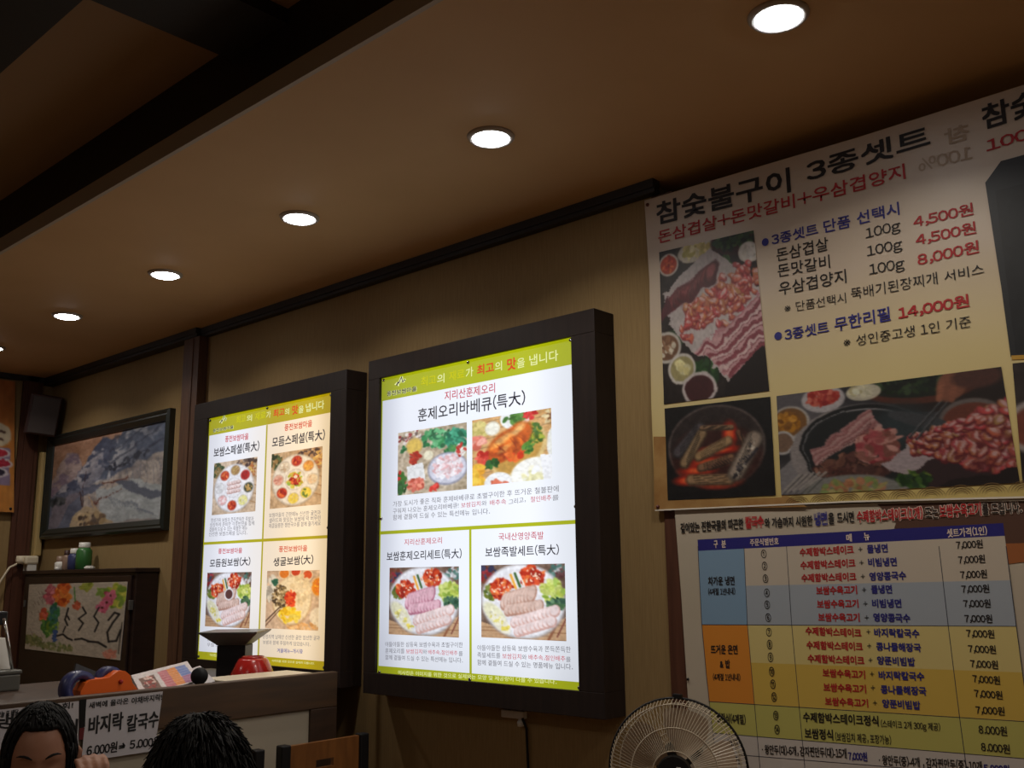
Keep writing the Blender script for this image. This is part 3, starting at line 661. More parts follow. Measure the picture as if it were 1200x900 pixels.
KIM = [(190, 50, 25), (220, 80, 40), (160, 30, 15), (235, 120, 60)]
LEAF = [(40, 80, 30), (70, 110, 40), (25, 55, 25), (110, 140, 50)]
def wood_bg(p, c=(205, 160, 110)):
    p.put(np.ones_like(p.X), c)
    for i in range(9): p.line(-.1, i / 8 + .1, 1.1, i / 8 - .05, .008, np.array(c) * .75)
    p.mott(30, 10)
def pic_duck_table():
    p = Pic(92, 88, (196, 178, 150), 3); p.mott(60, 10)
    p.blobs(.15, .1, .2, .12, 30, .025, [(120, 100, 90), (230, 220, 210), (150, 50, 50)])
    p.blobs(.60, .17, .24, .14, 60, .04, [(60, 150, 90), (40, 110, 70), (110, 190, 130)])
    p.blobs(.86, .22, .14, .14, 50, .04, [(30, 120, 90), (60, 160, 120)])
    p.blobs(.78, .38, .10, .06, 25, .03, [(30, 110, 60), (80, 150, 80)])
    p.bowl(.25, .25, .13, (205, 175, 110), (225, 190, 90)); p.bowl(.46, .42, .07, (235, 225, 190), (240, 232, 200))
    p.blobs(.27, .45, .09, .10, 30, .03, [(190, 50, 30), (160, 40, 25)])
    p.blobs(.06, .72, .07, .10, 20, .035, [(200, 30, 30), (60, 110, 40)]); p.blobs(.06, .88, .07, .10, 20, .035, [(50, 110, 50), (40, 80, 40)])
    p.poly([(.14, .56), (.38, .52), (.42, .8), (.16, .84)], (236, 236, 232))
    p.blobs(.28, .85, .12, .09, 60, .028, [(225, 120, 100), (240, 150, 120), (200, 90, 70)])
    p.ell(.73, .66, .28, .25, (150, 150, 165)); p.ell(.73, .655, .26, .225, (215, 215, 225))
    p.blobs(.73, .63, .20, .16, 130, .03, [(245, 225, 225), (250, 240, 240), (225, 175, 175), (240, 205, 205)])
    p.blobs(.92, .40, .06, .10, 20, .03, [(200, 60, 50), (230, 230, 220)]); p.blobs(.55, .93, .06, .05, 10, .03, [(220, 60, 50)])
    p.blobs(.08, .28, .04, .06, 16, .02, [(40, 110, 60)])
    return p
def pic_roast_duck():
    p = Pic(100, 92, (205, 150, 90), 5); wood_bg(p, (214, 165, 105))
    p.blobs(.08, .2, .10, .16, 30, .05, [(225, 205, 130), (205, 190, 110)]); p.bowl(.27, .17, .10, (225, 215, 190), (248, 244, 225))
    p.ell(.56, .06, .19, .17, (245, 245, 240)); p.blobs(.56, .08, .13, .08, 22, .04, [(60, 110, 40), (90, 140, 60)]); p.blobs(.76, .04, .08, .06, 12, .03, [(205, 40, 40)])
    p.blobs(.98, .10, .07, .1, 25, .025, [(150, 100, 60), (230, 210, 160)]); p.ell(1.02, .50, .08, .22, (240, 240, 230))
    p.ell(.60, .56, .40, .30, (225, 195, 130), -.75); p.ell(.59, .54, .36, .26, (196, 150, 70), -.75)
    p.blobs(.78, .34, .12, .18, 60, .03, [(90, 120, 40), (170, 180, 60), (60, 100, 30)])
    p.ell(.46, .44, .29, .20, (196, 88, 22), -.55, .25); p.ell(.60, .32, .20, .16, (205, 96, 28), -.9, .3); p.ell(.34, .58, .15, .12, (190, 80, 20), -.2, .3)
    p.ell(.40, .36, .16, .05, (240, 170, 90), -.6, .9); p.ell(.60, .24, .10, .05, (245, 185, 110), -.8, .9); p.ell(.42, .50, .10, .03, (235, 150, 70), -.5, .9)
    for q in [(.30, .42, .44, .56), (.5, .36, .56, .5), (.62, .36, .70, .44)]: p.line(*q, .012, (140, 50, 10), .6)
    dk = p.emask(.46, .44, .27, .18, -.55, .3); d2 = np.clip((p.noise(16) - .5) * 3, -1, 1) * dk; p.a = np.clip(p.a + d2[..., None] * np.array((46, 34, 14)), 0, 255)
    p.warp_now(.03, dk)
    p.blobs(.56, .62, .10, .06, 10, .045, [(225, 70, 30), (240, 120, 50)]); p.blobs(.13, .60, .07, .08, 12, .05, [(205, 50, 40), (230, 90, 70)])
    p.blobs(.26, .70, .07, .06, 26, .03, [(50, 110, 40), (30, 80, 30)]); p.blobs(.72, .52, .06, .08, 26, .025, [(50, 110, 40), (90, 140, 50)])
    p.blobs(.05, .36, .08, .1, 10, .06, [(235, 130, 110), (240, 160, 140)]); p.blobs(.07, .84, .10, .14, 16, .06, [(240, 190, 60), (230, 160, 40)])
    p.ell(.34, .98, .18, .15, (246, 246, 244)); p.blobs(.34, 1.0, .1, .06, 14, .03, [(225, 120, 90)])
    p.ell(.80, .92, .30, .25, (250, 248, 238)); p.blobs(.8, .93, .16, .12, 20, .05, [(245, 240, 190), (250, 246, 220)])
    p.poly([(.86, .64), (1.01, .66), (1.01, 1.01), (.9, 1.01)], (250, 250, 250))
    return p
def plate_set(seed, duck=True, small=False):
    p = Pic(100, 92, (120, 95, 80), seed); p.mott(40, 8)
    p.poly([(-.1, .75), (.5, .95), (1.1, .65), (1.1, 1.1), (-.1, 1.1)], (200, 160, 120))
    for i in range(6): p.line(0, .82 + i * .04, 1, .8 + i * .05, .004, (150, 105, 70))
    p.blobs(.06, .12, .10, .12, 26, .04, [(150, 40, 50), (60, 60, 90), (120, 60, 40)]); p.blobs(.92, .1, .1, .08, 26, .03, [(80, 120, 110), (200, 200, 200), (100, 60, 60)])
    p.line(.93, .72, .80, 1.0, .022, (150, 95, 65)); p.line(1.0, .72, .9, .95, .012, (120, 60, 50))
    p.ell(.50, .50, .50, .50, (170, 165, 165), .15); p.ell(.50, .49, .485, .485, (244, 244, 246), .15); p.ell(.50, .49, .44, .43, (236, 234, 236), .15)
    p.blobs(.13, .38, .08, .10, 26, .03, [(120, 130, 50), (90, 110, 50)])
    p.blobs(.25, .33, .13, .12, 90, .035, KIM); p.blobs(.62, .16, .13, .12, 90, .035, KIM)
    p.blobs(.25, .33, .11, .10, 16, .012, [(255, 220, 190)]); p.blobs(.62, .16, .11, .10, 16, .012, [(255, 220, 190)])
    p.line(.37, .14, .43, .32, .022, (235, 170, 60)); p.line(.42, .12, .48, .30, .022, (60, 100, 50)); p.line(.47, .12, .53, .28, .012, (240, 240, 230))
    p.blobs(.86, .36, .13, .14, 80, .035, [(190, 205, 90), (215, 225, 130), (150, 180, 70)]); p.blobs(.90, .52, .10, .08, 40, .03, [(50, 90, 70), (80, 120, 80)])
    b1, e1 = ((226, 180, 190), (180, 110, 130)) if duck else ((220, 190, 175), (176, 130, 110))
    p.slices(.30, .50, .62, .40, 9, .055, .13, .25, b1, e1); p.slices(.34, .62, .70, .56, 9, .055, .09, .25, b1, e1)
    b2, e2 = (240, 220, 215), (214, 170, 158)
    p.slices(.42, .78, .88, .62, 11, .06, .085, .3, b2, e2); p.slices(.46, .90, .84, .76, 9, .06, .08, .3, b2, e2)
    p.ell(.17, .68, .19, .10, (232, 228, 190), .85, .3); p.ell(.24, .80, .16, .08, (238, 232, 206), .85, .3); p.blobs(.18, .72, .12, .05, 24, .02, [(226, 214, 120), (240, 236, 210)], .85)
    p.blobs(.30, .87, .06, .03, 10, .02, [(230, 210, 90)])
    if small: p.bowl(.52, .40, .10, (240, 240, 240), (90, 50, 50))
    return p
def pic_round(seed, salad):
    p = Pic(84, 92, (206, 180, 150), seed); p.mott(40, 8)
    p.blobs(.10, .16, .14, .14, 50, .035, [(80, 100, 60), (50, 70, 40), (150, 120, 70)]); p.blobs(.75, .08, .22, .08, 50, .035, [(90, 70, 60), (60, 40, 40), (190, 150, 110)])
    p.blobs(.92, .22, .08, .14, 30, .03, [(180, 110, 60), (230, 190, 110)])
    for k in range(4): p.line(.82, .3 + k * .16, 1.0, .36 + k * .16, .01, (170, 130, 90))
    p.ell(.49, .53, .46, .45, (180, 172, 165)); p.ell(.49, .52, .445, .44, (246, 245, 244))
    ring = [KIM, [(220, 150, 70), (240, 190, 90)], [(240, 225, 200), (230, 200, 170)], [(240, 220, 80), (110, 140, 60)], [(245, 225, 90), (235, 220, 140)], KIM, [(235, 190, 180), (220, 150, 140)], [(230, 225, 215), (200, 180, 160)]]
    if not salad: ring = [[(170, 130, 80), (190, 160, 100)], [(190, 30, 30), (160, 30, 40)], [(60, 70, 50), (200, 160, 90)], [(240, 235, 150), (235, 230, 190)], KIM, [(235, 180, 175), (250, 225, 220)], [(240, 240, 236), (225, 222, 220)], KIM]
    for k, cs in enumerate(ring):
        t = -1.5 + k * 2 * math.pi / 8; x = .49 + .335 * math.cos(t); y = .52 + .33 * math.sin(t)
        p.ell(x, y, .115, .105, (214, 208, 204)); p.ell(x, y, .10, .09, cs[0], 0, .3); p.blobs(x, y, .07, .065, 26, .026, cs, 0, 22)
    p.ell(.49, .52, .20, .19, (215, 210, 208)); p.ell(.49, .52, .185, .175, (244, 243, 242))
    if salad:
        p.blobs(.49, .52, .15, .14, 60, .03, [(200, 210, 80), (225, 200, 80), (150, 190, 80)]); p.blobs(.49, .52, .09, .085, 40, .03, KIM); p.bowl(.50, .47, .035, (250, 245, 240), (250, 240, 235))
    else:
        for k in range(3): p.slices(.38, .44 + k * .08, .60, .42 + k * .08, 5, .05, .035, .1, (238, 214, 206), (190, 150, 140))
    return p
def pic_oyster():
    p = Pic(84, 92, (214, 190, 170), 11); p.mott(40, 8)
    p.blobs(.08, .3, .12, .25, 40, .05, [(200, 200, 196), (170, 168, 165), (225, 225, 220)]); p.blobs(.16, .2, .05, .05, 16, .03, [(40, 100, 80)])
    p.bowl(.34, .05, .11, (235, 215, 190), (225, 130, 40)); p.bowl(.56, .02, .10, (240, 225, 200), (205, 70, 30)); p.bowl(.78, .08, .10, (240, 225, 200), (215, 90, 40))
    p.bowl(.98, .28, .14, (235, 200, 160), (240, 150, 30), [(250, 180, 40), (235, 130, 30)], 1.4); p.ell(1.0, .78, .16, .16, (246, 238, 225)); p.blobs(.7, .95, .3, .05, 30, .04, [(226, 176, 120), (240, 200, 150)])
    p.ell(.50, .52, .365, .42, (200, 170, 130), .1); p.ell(.50, .51, .35, .405, (244, 232, 205), .1)
    p.blobs(.66, .35, .18, .24, 50, .05, [(240, 225, 195), (232, 214, 180)]); p.blobs(.28, .44, .15, .20, 110, .028, [(110, 90, 60), (150, 130, 90), (80, 66, 50), (200, 180, 140)])
    p.blobs(.47, .48, .10, .14, 90, .028, [(225, 70, 25), (240, 110, 50), (205, 50, 20)]); p.blobs(.46, .75, .20, .12, 60, .04, [(250, 220, 60), (245, 205, 40), (252, 235, 110)])
    p.line(-.02, .90, .26, .64, .014, (70, 50, 40)); p.line(.0, .96, .28, .67, .010, (90, 60, 50))
    return p
def pic_platter():
    p = Pic(130, 190, (34, 24, 22), 21); p.mott(22, 10)
    p.blobs(.5, .06, .5, .06, 40, .04, [(50, 40, 30), (28, 40, 22)])
    p.bowl(.10, .10, .11, (216, 205, 195), (190, 66, 34), KIM); p.ell(.40, .04, .20, .075, (214, 206, 188), -.2); p.blobs(.40, .045, .14, .05, 40, .03, [(226, 210, 140), (236, 228, 180), (200, 190, 110)])
    p.ell(.82, .03, .26, .10, (60, 26, 20)); p.blobs(.80, .02, .2, .07, 60, .03, [(30, 60, 30), (20, 40, 22), (60, 90, 40)]); p.bowl(.93, .13, .10, (226, 220, 212), (236, 232, 225), [(220, 215, 205), (245, 240, 235)])
    p.blobs(.66, .17, .09, .05, 40, .03, LEAF); p.blobs(.26, .60, .2, .06, 50, .035, [(24, 44, 22), (40, 66, 30)]); p.blobs(.44, .80, .10, .09, 50, .03, [(26, 60, 26), (44, 84, 34)])
    p.poly([(0, .28), (.55, .05), (.95, .30), (1.02, .42), (1.02, .66), (.80, .86), (.66, .92), (.34, .70), (.08, .52)], (196, 186, 186))
    p.poly([(.10, .52), (.9, .2), (1.02, .4), (.5, .66)], (206, 196, 196))
    for k in range(14):
        x = .08 + k * .036; p.ell(x, .37 - k * .012, .07, .085, (80 + p.r.randint(30), 36, 44), .5, .2); p.ell(x - .01, .355 - k * .012, .04, .05, (140 + p.r.randint(40), 90, 92), .5, .5)
    p.poly([(.02, .30), (.06, .28), (.10, .42), (.02, .46)], (90, 40, 50))
    for k in range(210):
        f = k / 209; cx = .94 - f * .66 + p.r.randn() * .05; cy = .29 + f * .22 + p.r.randn() * .05
        a_ = p.r.rand() * 3; p.ell(cx, cy + .006, .040, .022, (136, 40, 48), a_, .4); p.ell(cx, cy, .038, .018, (196 + p.r.randint(36), 80 + p.r.randint(70), 92), a_, .4); p.ell(cx + p.r.randn() * .01, cy - .004, .030 * p.r.rand() + .008, .009, (236, 196, 192), a_, .6)
    p.poly([(.34, .70), (.98, .40), (1.02, .45), (1.02, .68), (.68, .91), (.60, .86)], (190, 130, 140))
    for k in range(11):
        f = k / 10; x0, y0 = .36 + f * .28, .70 + f * .17; x1, y1 = 1.02, .42 + f * .28
        p.line(x0, y0, x1, y1, .013, [(214, 168, 172), (150, 74, 86), (226, 196, 196)][k % 3])
        p.line(x0 + .02, y0 + .01, x1, y1 + .012, .004, (120, 54, 66))
    p.warp_now(.055, np.clip((p.Y - .16) * 8, 0, 1))
    p.bowl(.05, .64, .15, (206, 200, 192), (120, 84, 60), [(160, 120, 90), (230, 220, 200)]); p.bowl(.20, .79, .145, (216, 210, 204), (170, 160, 110)); p.blobs(.2, .79, .08, .04, 9, .04, [(232, 222, 160), (240, 234, 190)])
    p.bowl(.36, .93, .17, (205, 196, 196), (70, 30, 34), None, .9); p.poly([(.62, .92), (.98, .72), (1.1, 1.1), (.55, 1.1)], (26, 16, 16))
    return p
def pic_charcoal():
    p = Pic(130, 118, (14, 12, 14), 31)
    p.ell(.48, .46, .46, .44, (96, 84, 82), 0, .05); p.ell(.48, .45, .435, .41, (46, 36, 36), 0, .05); p.ell(.48, .56, .42, .34, (60, 26, 22), 0, .15)
    for cx, cy, rx, ry in [(.3, .70, .16, .05), (.5, .84, .18, .06), (.62, .34, .06, .12), (.2, .8, .12, .05), (.5, .5, .2, .04), (.42, .62, .2, .05)]:
        p.ell(cx, cy, rx, ry, (214, 52, 24), 0, .9); p.ell(cx, cy, rx * .5, ry * .5, (250, 110, 60), 0, .9)
    def log(x0, y0, x1, y1, wd, c):
        p.line(x0, y0, x1, y1, wd, np.array(c) * .5); p.line(x0, y0 - .012, x1, y1 - .012, wd * .75, c)
        for k in range(5):
            o = (k - 2) * wd * .3; p.line(x0 + .02, y0 + o, x1 - .02, y1 + o * .9, .004, np.array(c) * .45)
    log(.12, .50, .34, .26, .085, (84, 78, 84)); log(.18, .62, .36, .32, .075, (160, 132, 98)); log(.32, .56, .60, .42, .070, (176, 144, 104)); log(.34, .68, .62, .60, .060, (150, 112, 84))
    log(.36, .26, .64, .28, .035, (150, 118, 90)); log(.24, .80, .60, .82, .080, (166, 132, 98)); log(.42, .68, .64, .62, .04, (120, 84, 66)); log(.70, .34, .80, .56, .035, (120, 80, 60))
    log(.66, .76, .84, .42, .115, (168, 152, 138)); p.line(.64, .80, .86, .52, .02, (52, 48, 54))
    p.blobs(.75, .60, .04, .20, 26, .014, [(196, 186, 172), (96, 90, 92), (60, 56, 60)], .5)
    p.mott(16, 20)
    return p
def pic_grill():
    p = Pic(210, 118, (60, 58, 64), 41); p.mott(26, 8)
    p.poly([(0, 0), (.3, 0), (.3, .25), (0, .5)], (104, 100, 106)); p.poly([(.45, 0), (1, 0), (1, .4), (.6, .3)], (38, 26, 24)); p.poly([(.0, .75), (.12, .55), (.3, 1), (0, 1)], (150, 146, 150))
    p.ell(.66, .07, .25, .17, (96, 48, 34), .05); p.ell(.655, .04, .23, .14, (24, 32, 24), .05); p.blobs(.64, .03, .2, .1, 120, .016, [(24, 44, 28), (44, 66, 36), (16, 26, 20)])
    p.ell(.23, .09, .105, .13, (206, 200, 204)); p.blobs(.23, .07, .07, .07, 60, .018, [(196, 60, 50), (226, 110, 90), (170, 40, 40)]); p.ell(.42, .07, .08, .08, (220, 212, 190)); p.blobs(.41, .06, .05, .05, 26, .016, [(226, 216, 170), (236, 230, 200)])
    p.ell(.06, .29, .10, .17, (202, 196, 190)); p.ell(.06, .28, .085, .14, (140, 96, 50)); p.blobs(.05, .28, .06, .09, 50, .018, [(196, 130, 30), (220, 150, 40), (150, 96, 30)])
    p.ell(.02, .48, .06, .12, (206, 202, 202)); p.ell(.02, .48, .05, .095, (140, 110, 90))
    p.ell(.39, .62, .335, .44, (168, 160, 160), .02, .03); p.ell(.40, .57, .30, .385, (20, 22, 26), .02, .03); p.ell(.40, .585, .285, .36, (176, 172, 176), .02, .02); p.ell(.40, .59, .28, .352, (30, 34, 38), .02, .04)
    p.ell(.58, .44, .12, .2, (48, 62, 68), .02, .8)
    for k in range(9):
        f = k / 8; p.line(.16 + f * .02, .60 + f * .10, .44 + f * .03, .26 + f * .14, .022, [(196, 140, 140), (168, 106, 108), (214, 172, 168)][k % 3]); p.line(.17, .62 + f * .1, .44, .28 + f * .14, .005, (110, 60, 62))
    p.blobs(.30, .76, .13, .09, 90, .02, [(96, 52, 46), (130, 84, 70), (70, 40, 36), (170, 120, 100)]); p.blobs(.46, .60, .09, .16, 90, .022, [(176, 70, 78), (200, 110, 110), (150, 90, 80), (230, 170, 160)]); p.blobs(.42, .84, .08, .05, 40, .02, [(80, 44, 40), (120, 76, 66)])
    p.ell(.86, .42, .13, .18, (120, 110, 108)); p.ell(.86, .43, .115, .15, (120, 60, 44)); p.ell(.66, .40, .15, .06, (70, 74, 80), .4)
    p.poly([(.48, .78), (.72, .50), (1.02, .34), (1.02, 1.02), (.60, 1.02), (.56, .92)], (60, 40, 44))
    p.poly([(.47, .77), (.68, .52), (.84, .62), (.56, .90)], (196, 180, 186))
    for _ in range(420):
        f = p.r.rand(); x = .60 + f * .42; lo = .56 - (x - .58) * .62; y = lo + p.r.rand() * (.98 - lo) * (.35 + .65 * f)
        a_ = p.r.rand() * 3; q_ = .5 + .6 * f; p.ell(x, y + .014, .030 * q_, .034 * q_, (110, 30, 40), a_, .5); p.ell(x, y, .028 * q_, .028 * q_, (176 + p.r.randint(50), 66 + p.r.randint(80), 84), a_, .45); p.ell(x + .004, y - .008, (.008 + .02 * p.r.rand()) * q_, .016 * q_, (232, 188, 186), a_, .7)
    p.blobs(.60, .92, .07, .06, 50, .016, LEAF); p.poly([(.72, .95), (1.02, .86), (1.02, 1.02), (.7, 1.02)], (34, 22, 24))
    p.warp_now(.07, np.maximum(p.emask(.33, .60, .24, .34, 0, .5), np.clip((p.X - .48) * 8, 0, 1) * np.clip((p.Y - .42) * 8, 0, 1)))
    for q in [(.60, .54, .76, .22), (.63, .56, .78, .24)]: p.line(*q, .012, (46, 46, 50)); p.line(q[0], q[1] - .01, q[2], q[3] - .01, .004, (150, 150, 156))
    p.ell(.80, .10, .06, .16, (150, 92, 70), .5, .2); p.line(.76, .08, .74, .22, .03, (170, 106, 80)); p.line(.81, .1, .79, .24, .028, (160, 98, 74)); p.ell(.90, .06, .10, .10, (90, 52, 44), 0, .3)
    p.ell(.32, .98, .22, .14, (150, 150, 146)); p.blobs(.33, .96, .15, .07, 50, .02, [(190, 176, 110), (206, 140, 100), (140, 160, 90)])
    for k in range(5): p.line(.0 + k * .03, .98 - k * .01, .10 + k * .03, .80, .012, (186, 178, 172)); p.line(.01 + k * .03, .99, .11 + k * .03, .81, .004, (60, 56, 56))
    p.a = p.a * .86
    return p
def pic_grillplate():
    p = Pic(90, 130, (22, 24, 28), 51); p.mott(10, 8)
    for k in range(7): p.line(.2 + k * .12, 1.05, .5 + k * .14, -.05, .012, (38, 42, 48))
    p.blobs(.22, .70, .06, .10, 14, .012, [(120, 116, 80), (90, 96, 96), (150, 150, 130)])
    return p
def pic_dish():
    p = Pic(60, 64, (40, 30, 28), 52); p.mott(20, 6); p.ell(.3, .55, .45, .25, (170, 160, 156)); p.ell(.3, .55, .38, .2, (120, 60, 44)); return p
def pic_mountain():
    p = Pic(150, 100, (150, 116, 92), 61)
    g = p.noise(5); p.put(np.clip(1 - p.Y * 2.2, 0, 1), (190, 146, 122)); p.mott(26, 6)
    def ridge(pts, c, amp, snow):
        y = np.interp(p.X, [a for a, b in pts], [b for a, b in pts]) + (p.noise(14) - .5) * amp
        m = np.clip((p.Y - y) / .02, 0, 1); p.put(m, c)
        d = (p.noise(9) + p.noise(22) * .8 + p.noise(40) * .6); s_ = np.clip((d - 1.02) / .25, 0, 1) * m * np.clip(1.2 - (p.Y - y) * 1.6, 0, 1); p.put(s_ * .8, snow)
    ridge([(0, .40), (.15, .12), (.24, .16), (.34, .36), (.5, .5), (1, .6)], (126, 110, 128), .03, (178, 158, 150))
    ridge([(0, .62), (.2, .45), (.36, .20), (.46, .02), (.56, .10), (.66, .05), (1, .1)], (74, 82, 108), .06, (196, 190, 196))
    ridge([(0, .95), (.42, .6), (.55, .28), (.66, -.1), (.8, -.3), (1, -.5)], (88, 98, 122), .05, (206, 204, 208))
    for k in range(5): p.line(.55, .52 - k * .10, 1.0, .34 - k * .16, .014, (56, 62, 84), .7)
    p.blobs(.72, .34, .22, .05, 40, .016, [(50, 56, 74), (70, 74, 90)], -.3)
    ridge([(0, .62), (.25, .60), (.5, .52), (.75, .40), (1, .28)], (150, 142, 142), .02, (196, 184, 176))
    for k in range(10): p.line(.55 + k * .05, .50 - k * .02, .50 + k * .06, .72 - k * .01, .006, (110, 112, 128), .6)
    p.poly([(.0, .62), (.3, .58), (.52, .55), (.46, .63), (.3, .70), (.33, .82), (.22, 1.0), (0, 1.0)], (104, 110, 132)); p.poly([(.02, .72), (.22, .62), (.34, .60), (.20, .74), (.10, .98), (.02, .98)], (130, 124, 138))
    p.poly([(.45, .62), (.75, .55), (1.0, .66), (1.0, 1.0), (.5, 1.0)], (172, 178, 184)); p.mott(24, 14)
    p.poly([(.58, .52), (.66, .52), (1.0, .74), (1.0, .80), (.84, .74)], (98, 104, 122)); [p.line(.55 + .03 * k_, .66 + .022 * k_, .62 + .035 * k_, .80 + .015 * k_, .006, (112, 120, 136), .7) for k_ in range(11)]; [p.line(.70 + .03 * k_, .46 - .012 * k_, .73 + .03 * k_, .56 - .01 * k_, .005, (120, 122, 136), .7) for k_ in range(10)]
    p.line(.42, .74, .68, .62, .008, (110, 60, 50)); p.line(.5, .54, .72, .52, .008, (110, 60, 50)); p.line(.34, .36, .32, .78, .006, (60, 40, 48)); p.line(.30, .62, .31, .76, .012, (70, 50, 50)); p.line(.38, .70, .48, .88, .012, (190, 160, 130))
    p.poly([(.20, 1.0), (.28, .84), (.36, .76), (.44, .80), (.52, .90), (.62, 1.0)], (186, 166, 140)); p.warp_now(.05); p.blobs(.40, .92, .14, .07, 40, .022, [(90, 76, 70), (200, 176, 140), (120, 96, 76)])
    p.blobs(.06, .68, .1, .03, 30, .02, [(56, 64, 70), (80, 84, 90)])
    return p
def pic_floral():
    p = Pic(150, 110, (192, 180, 165), 71); p.mott(10, 8)
    for k in range(26): x = .04 + p.r.rand() * .14; y = .08 + p.r.rand() * .8; p.line(x, y, x + .02, y + .05, .006, (130, 110, 104), .7)
    p.blobs(.09, .86, .10, .08, 60, .02, [(110, 120, 70), (140, 140, 90)]); p.blobs(.34, .92, .20, .05, 60, .018, [(120, 130, 80), (150, 150, 100)])
    p.blobs(.26, .16, .06, .14, 60, .026, [(196, 90, 100), (210, 120, 130), (170, 70, 90)]); p.blobs(.38, .15, .07, .18, 90, .03, [(226, 110, 40), (236, 140, 60), (205, 90, 40)])
    p.blobs(.26, .60, .08, .16, 90, .03, [(90, 140, 60), (60, 120, 70), (140, 170, 70)]); p.blobs(.31, .44, .04, .14, 40, .024, [(60, 130, 80), (50, 110, 110)]); p.blobs(.19, .46, .03, .08, 24, .022, [(220, 110, 60), (200, 80, 60)])
    p.blobs(.33, .72, .02, .12, 20, .018, [(60, 90, 150)]); p.blobs(.54, .32, .03, .05, 20, .02, [(206, 100, 70)]); p.line(.50, .06, .52, .26, .012, (90, 140, 70))
    p.blobs(.62, .05, .06, .05, 24, .022, [(170, 170, 70), (150, 160, 60)]); p.blobs(.90, .18, .10, .14, 70, .03, [(170, 190, 60), (200, 200, 80), (130, 160, 60)]); p.blobs(.78, .14, .06, .05, 20, .022, [(120, 150, 60)])
    for cx, cy in [(.86, .18), (.79, .34), (.83, .27)]: p.blobs(cx, cy, .045, .06, 24, .022, [(206, 90, 120), (220, 120, 150)]); p.ell(cx, cy, .012, .016, (90, 40, 30))
    p.blobs(.90, .94, .05, .05, 20, .022, [(226, 150, 130)])
    K = (26, 24, 28)
    def st(pts, wd=.014):
        for a, b in zip(pts, pts[1:]): p.line(*a, *b, wd, K)
    st([(.455, .36), (.43, .52), (.46, .60)], .016); st([(.45, .46), (.475, .52)]); st([(.44, .62), (.42, .70)], .012); st([(.36, .76), (.42, .73), (.47, .78), (.52, .80)], .016)
    st([(.60, .34), (.64, .42), (.57, .50), (.62, .56), (.58, .66)], .014); st([(.55, .79), (.62, .77), (.70, .80)], .016)
    st([(.76, .34), (.72, .46), (.77, .54), (.74, .66)], .014); st([(.68, .80), (.78, .80), (.86, .85)], .018)
    st([(.86, .50), (.91, .40), (.955, .42), (.90, .54), (.86, .66), (.88, .78), (.95, .76), (.98, .62)], .016); st([(.985, .52), (.98, .92)], .007)
    return p
def pic_leaflet():
    p = Pic(110, 60, (216, 206, 206), 81); p.warp = 0
    p.poly([(.08, .25), (.34, .22), (.36, .92), (.10, .96)], (120, 84, 70)); p.blobs(.22, .5, .10, .28, 50, .03, [(150, 50, 40), (220, 190, 180), (80, 50, 44)])
    p.poly([(.42, .16), (.58, .14), (.60, .95), (.44, .95)], (196, 110, 120)); p.poly([(.58, .14), (.74, .13), (.76, .95), (.60, .95)], (226, 140, 70)); p.poly([(.74, .13), (.92, .12), (.94, .60), (.76, .62)], (110, 130, 190)); p.poly([(.76, .62), (.94, .60), (.94, .95), (.76, .95)], (170, 110, 150))
    for k in range(12): p.line(.43, .2 + k * .06, .92, .19 + k * .06, .007, (235, 220, 220), .5)
    return p
def pic_orange():
    p = Pic(60, 170, (205, 120, 50), 91); p.warp = .01; p.put(np.clip(p.Y * 1.2, 0, 1) * .6, (214, 150, 66)); p.put(np.clip(.35 - p.Y, 0, 1), (150, 84, 50)); p.mott(14, 5)
    p.ell(.62, .42, .34, .10, (222, 206, 176)); p.line(.42, .39, .85, .40, .012, (90, 60, 50)); p.line(.45, .45, .80, .46, .012, (90, 60, 50)); p.ell(.62, .425, .03, .008, (170, 60, 40))
    p.poly([(.05, .52), (.92, .52), (.92, .80), (.05, .80)], (150, 130, 160))
    for cx, cy, c in [(.72, .56, (190, 40, 60)), (.78, .64, (180, 36, 60)), (.5, .6, (60, 40, 50)), (.7, .71, (40, 30, 50)), (.45, .70, (200, 90, 110)), (.3, .58, (190, 60, 70)), (.25, .68, (200, 190, 190))]:
        p.ell(cx, cy, .2, .038, (220, 210, 214)); p.ell(cx, cy, .16, .029, c); p.blobs(cx, cy, .1, .02, 10, .05, [c])
    return p

# ================================================================ SETTING
RX0, RX1, RY0 = -5.92, 3.2, -4.2
struct(box('floor', (RX0 - .1, RY0 - .1, -.1), (RX1 + .1, 2.75, 0), FLOORM))
bm = bmesh.new()
add_box(bm, (RX0, YW, 0), (-1.59, YW + .12, 2.9))
struct(bm_obj('wall_back', bm, WALLP))
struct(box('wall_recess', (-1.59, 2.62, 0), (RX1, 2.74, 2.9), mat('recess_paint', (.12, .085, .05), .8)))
struct(box('wall_left', (RX0 - .12, RY0, 0), (RX0, 2.52, 3.3), WALLP))
struct(box('wall_right', (RX1, RY0, 0), (RX1 + .12, 2.74, 3.3), WALLP))
struct(box('wall_front', (RX0, RY0 - .12, 0), (RX1, RY0, 3.3), WALLP))
struct(box('ceiling', (RX0, 1.275, ZC), (RX1, 2.62, ZC + .03), CEIL))
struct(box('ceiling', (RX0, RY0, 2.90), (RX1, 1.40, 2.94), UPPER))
struct(box('trim_1', (RX0, 1.262, ZC - .004), (RX1, 1.275, ZC + .052), FASC))       # pale fascia of the lowered ceiling
struct(box('trim_2', (RX0, 1.268, ZC + .052), (RX1, 1.30, 2.90), BLACK_PAINT_SHADE))           # riser above it, recess shadow put into its black colour
struct(box('trim_3', (RX0, .64, 2.86), (RX1, .876, 2.90), BLACK_PAINT_SHADE))                   # beams under the upper ceiling
struct(box('trim_4', (-2.156, .876, 2.86), (-1.90, 1.268, 2.90), BLACK_PAINT_SHADE))
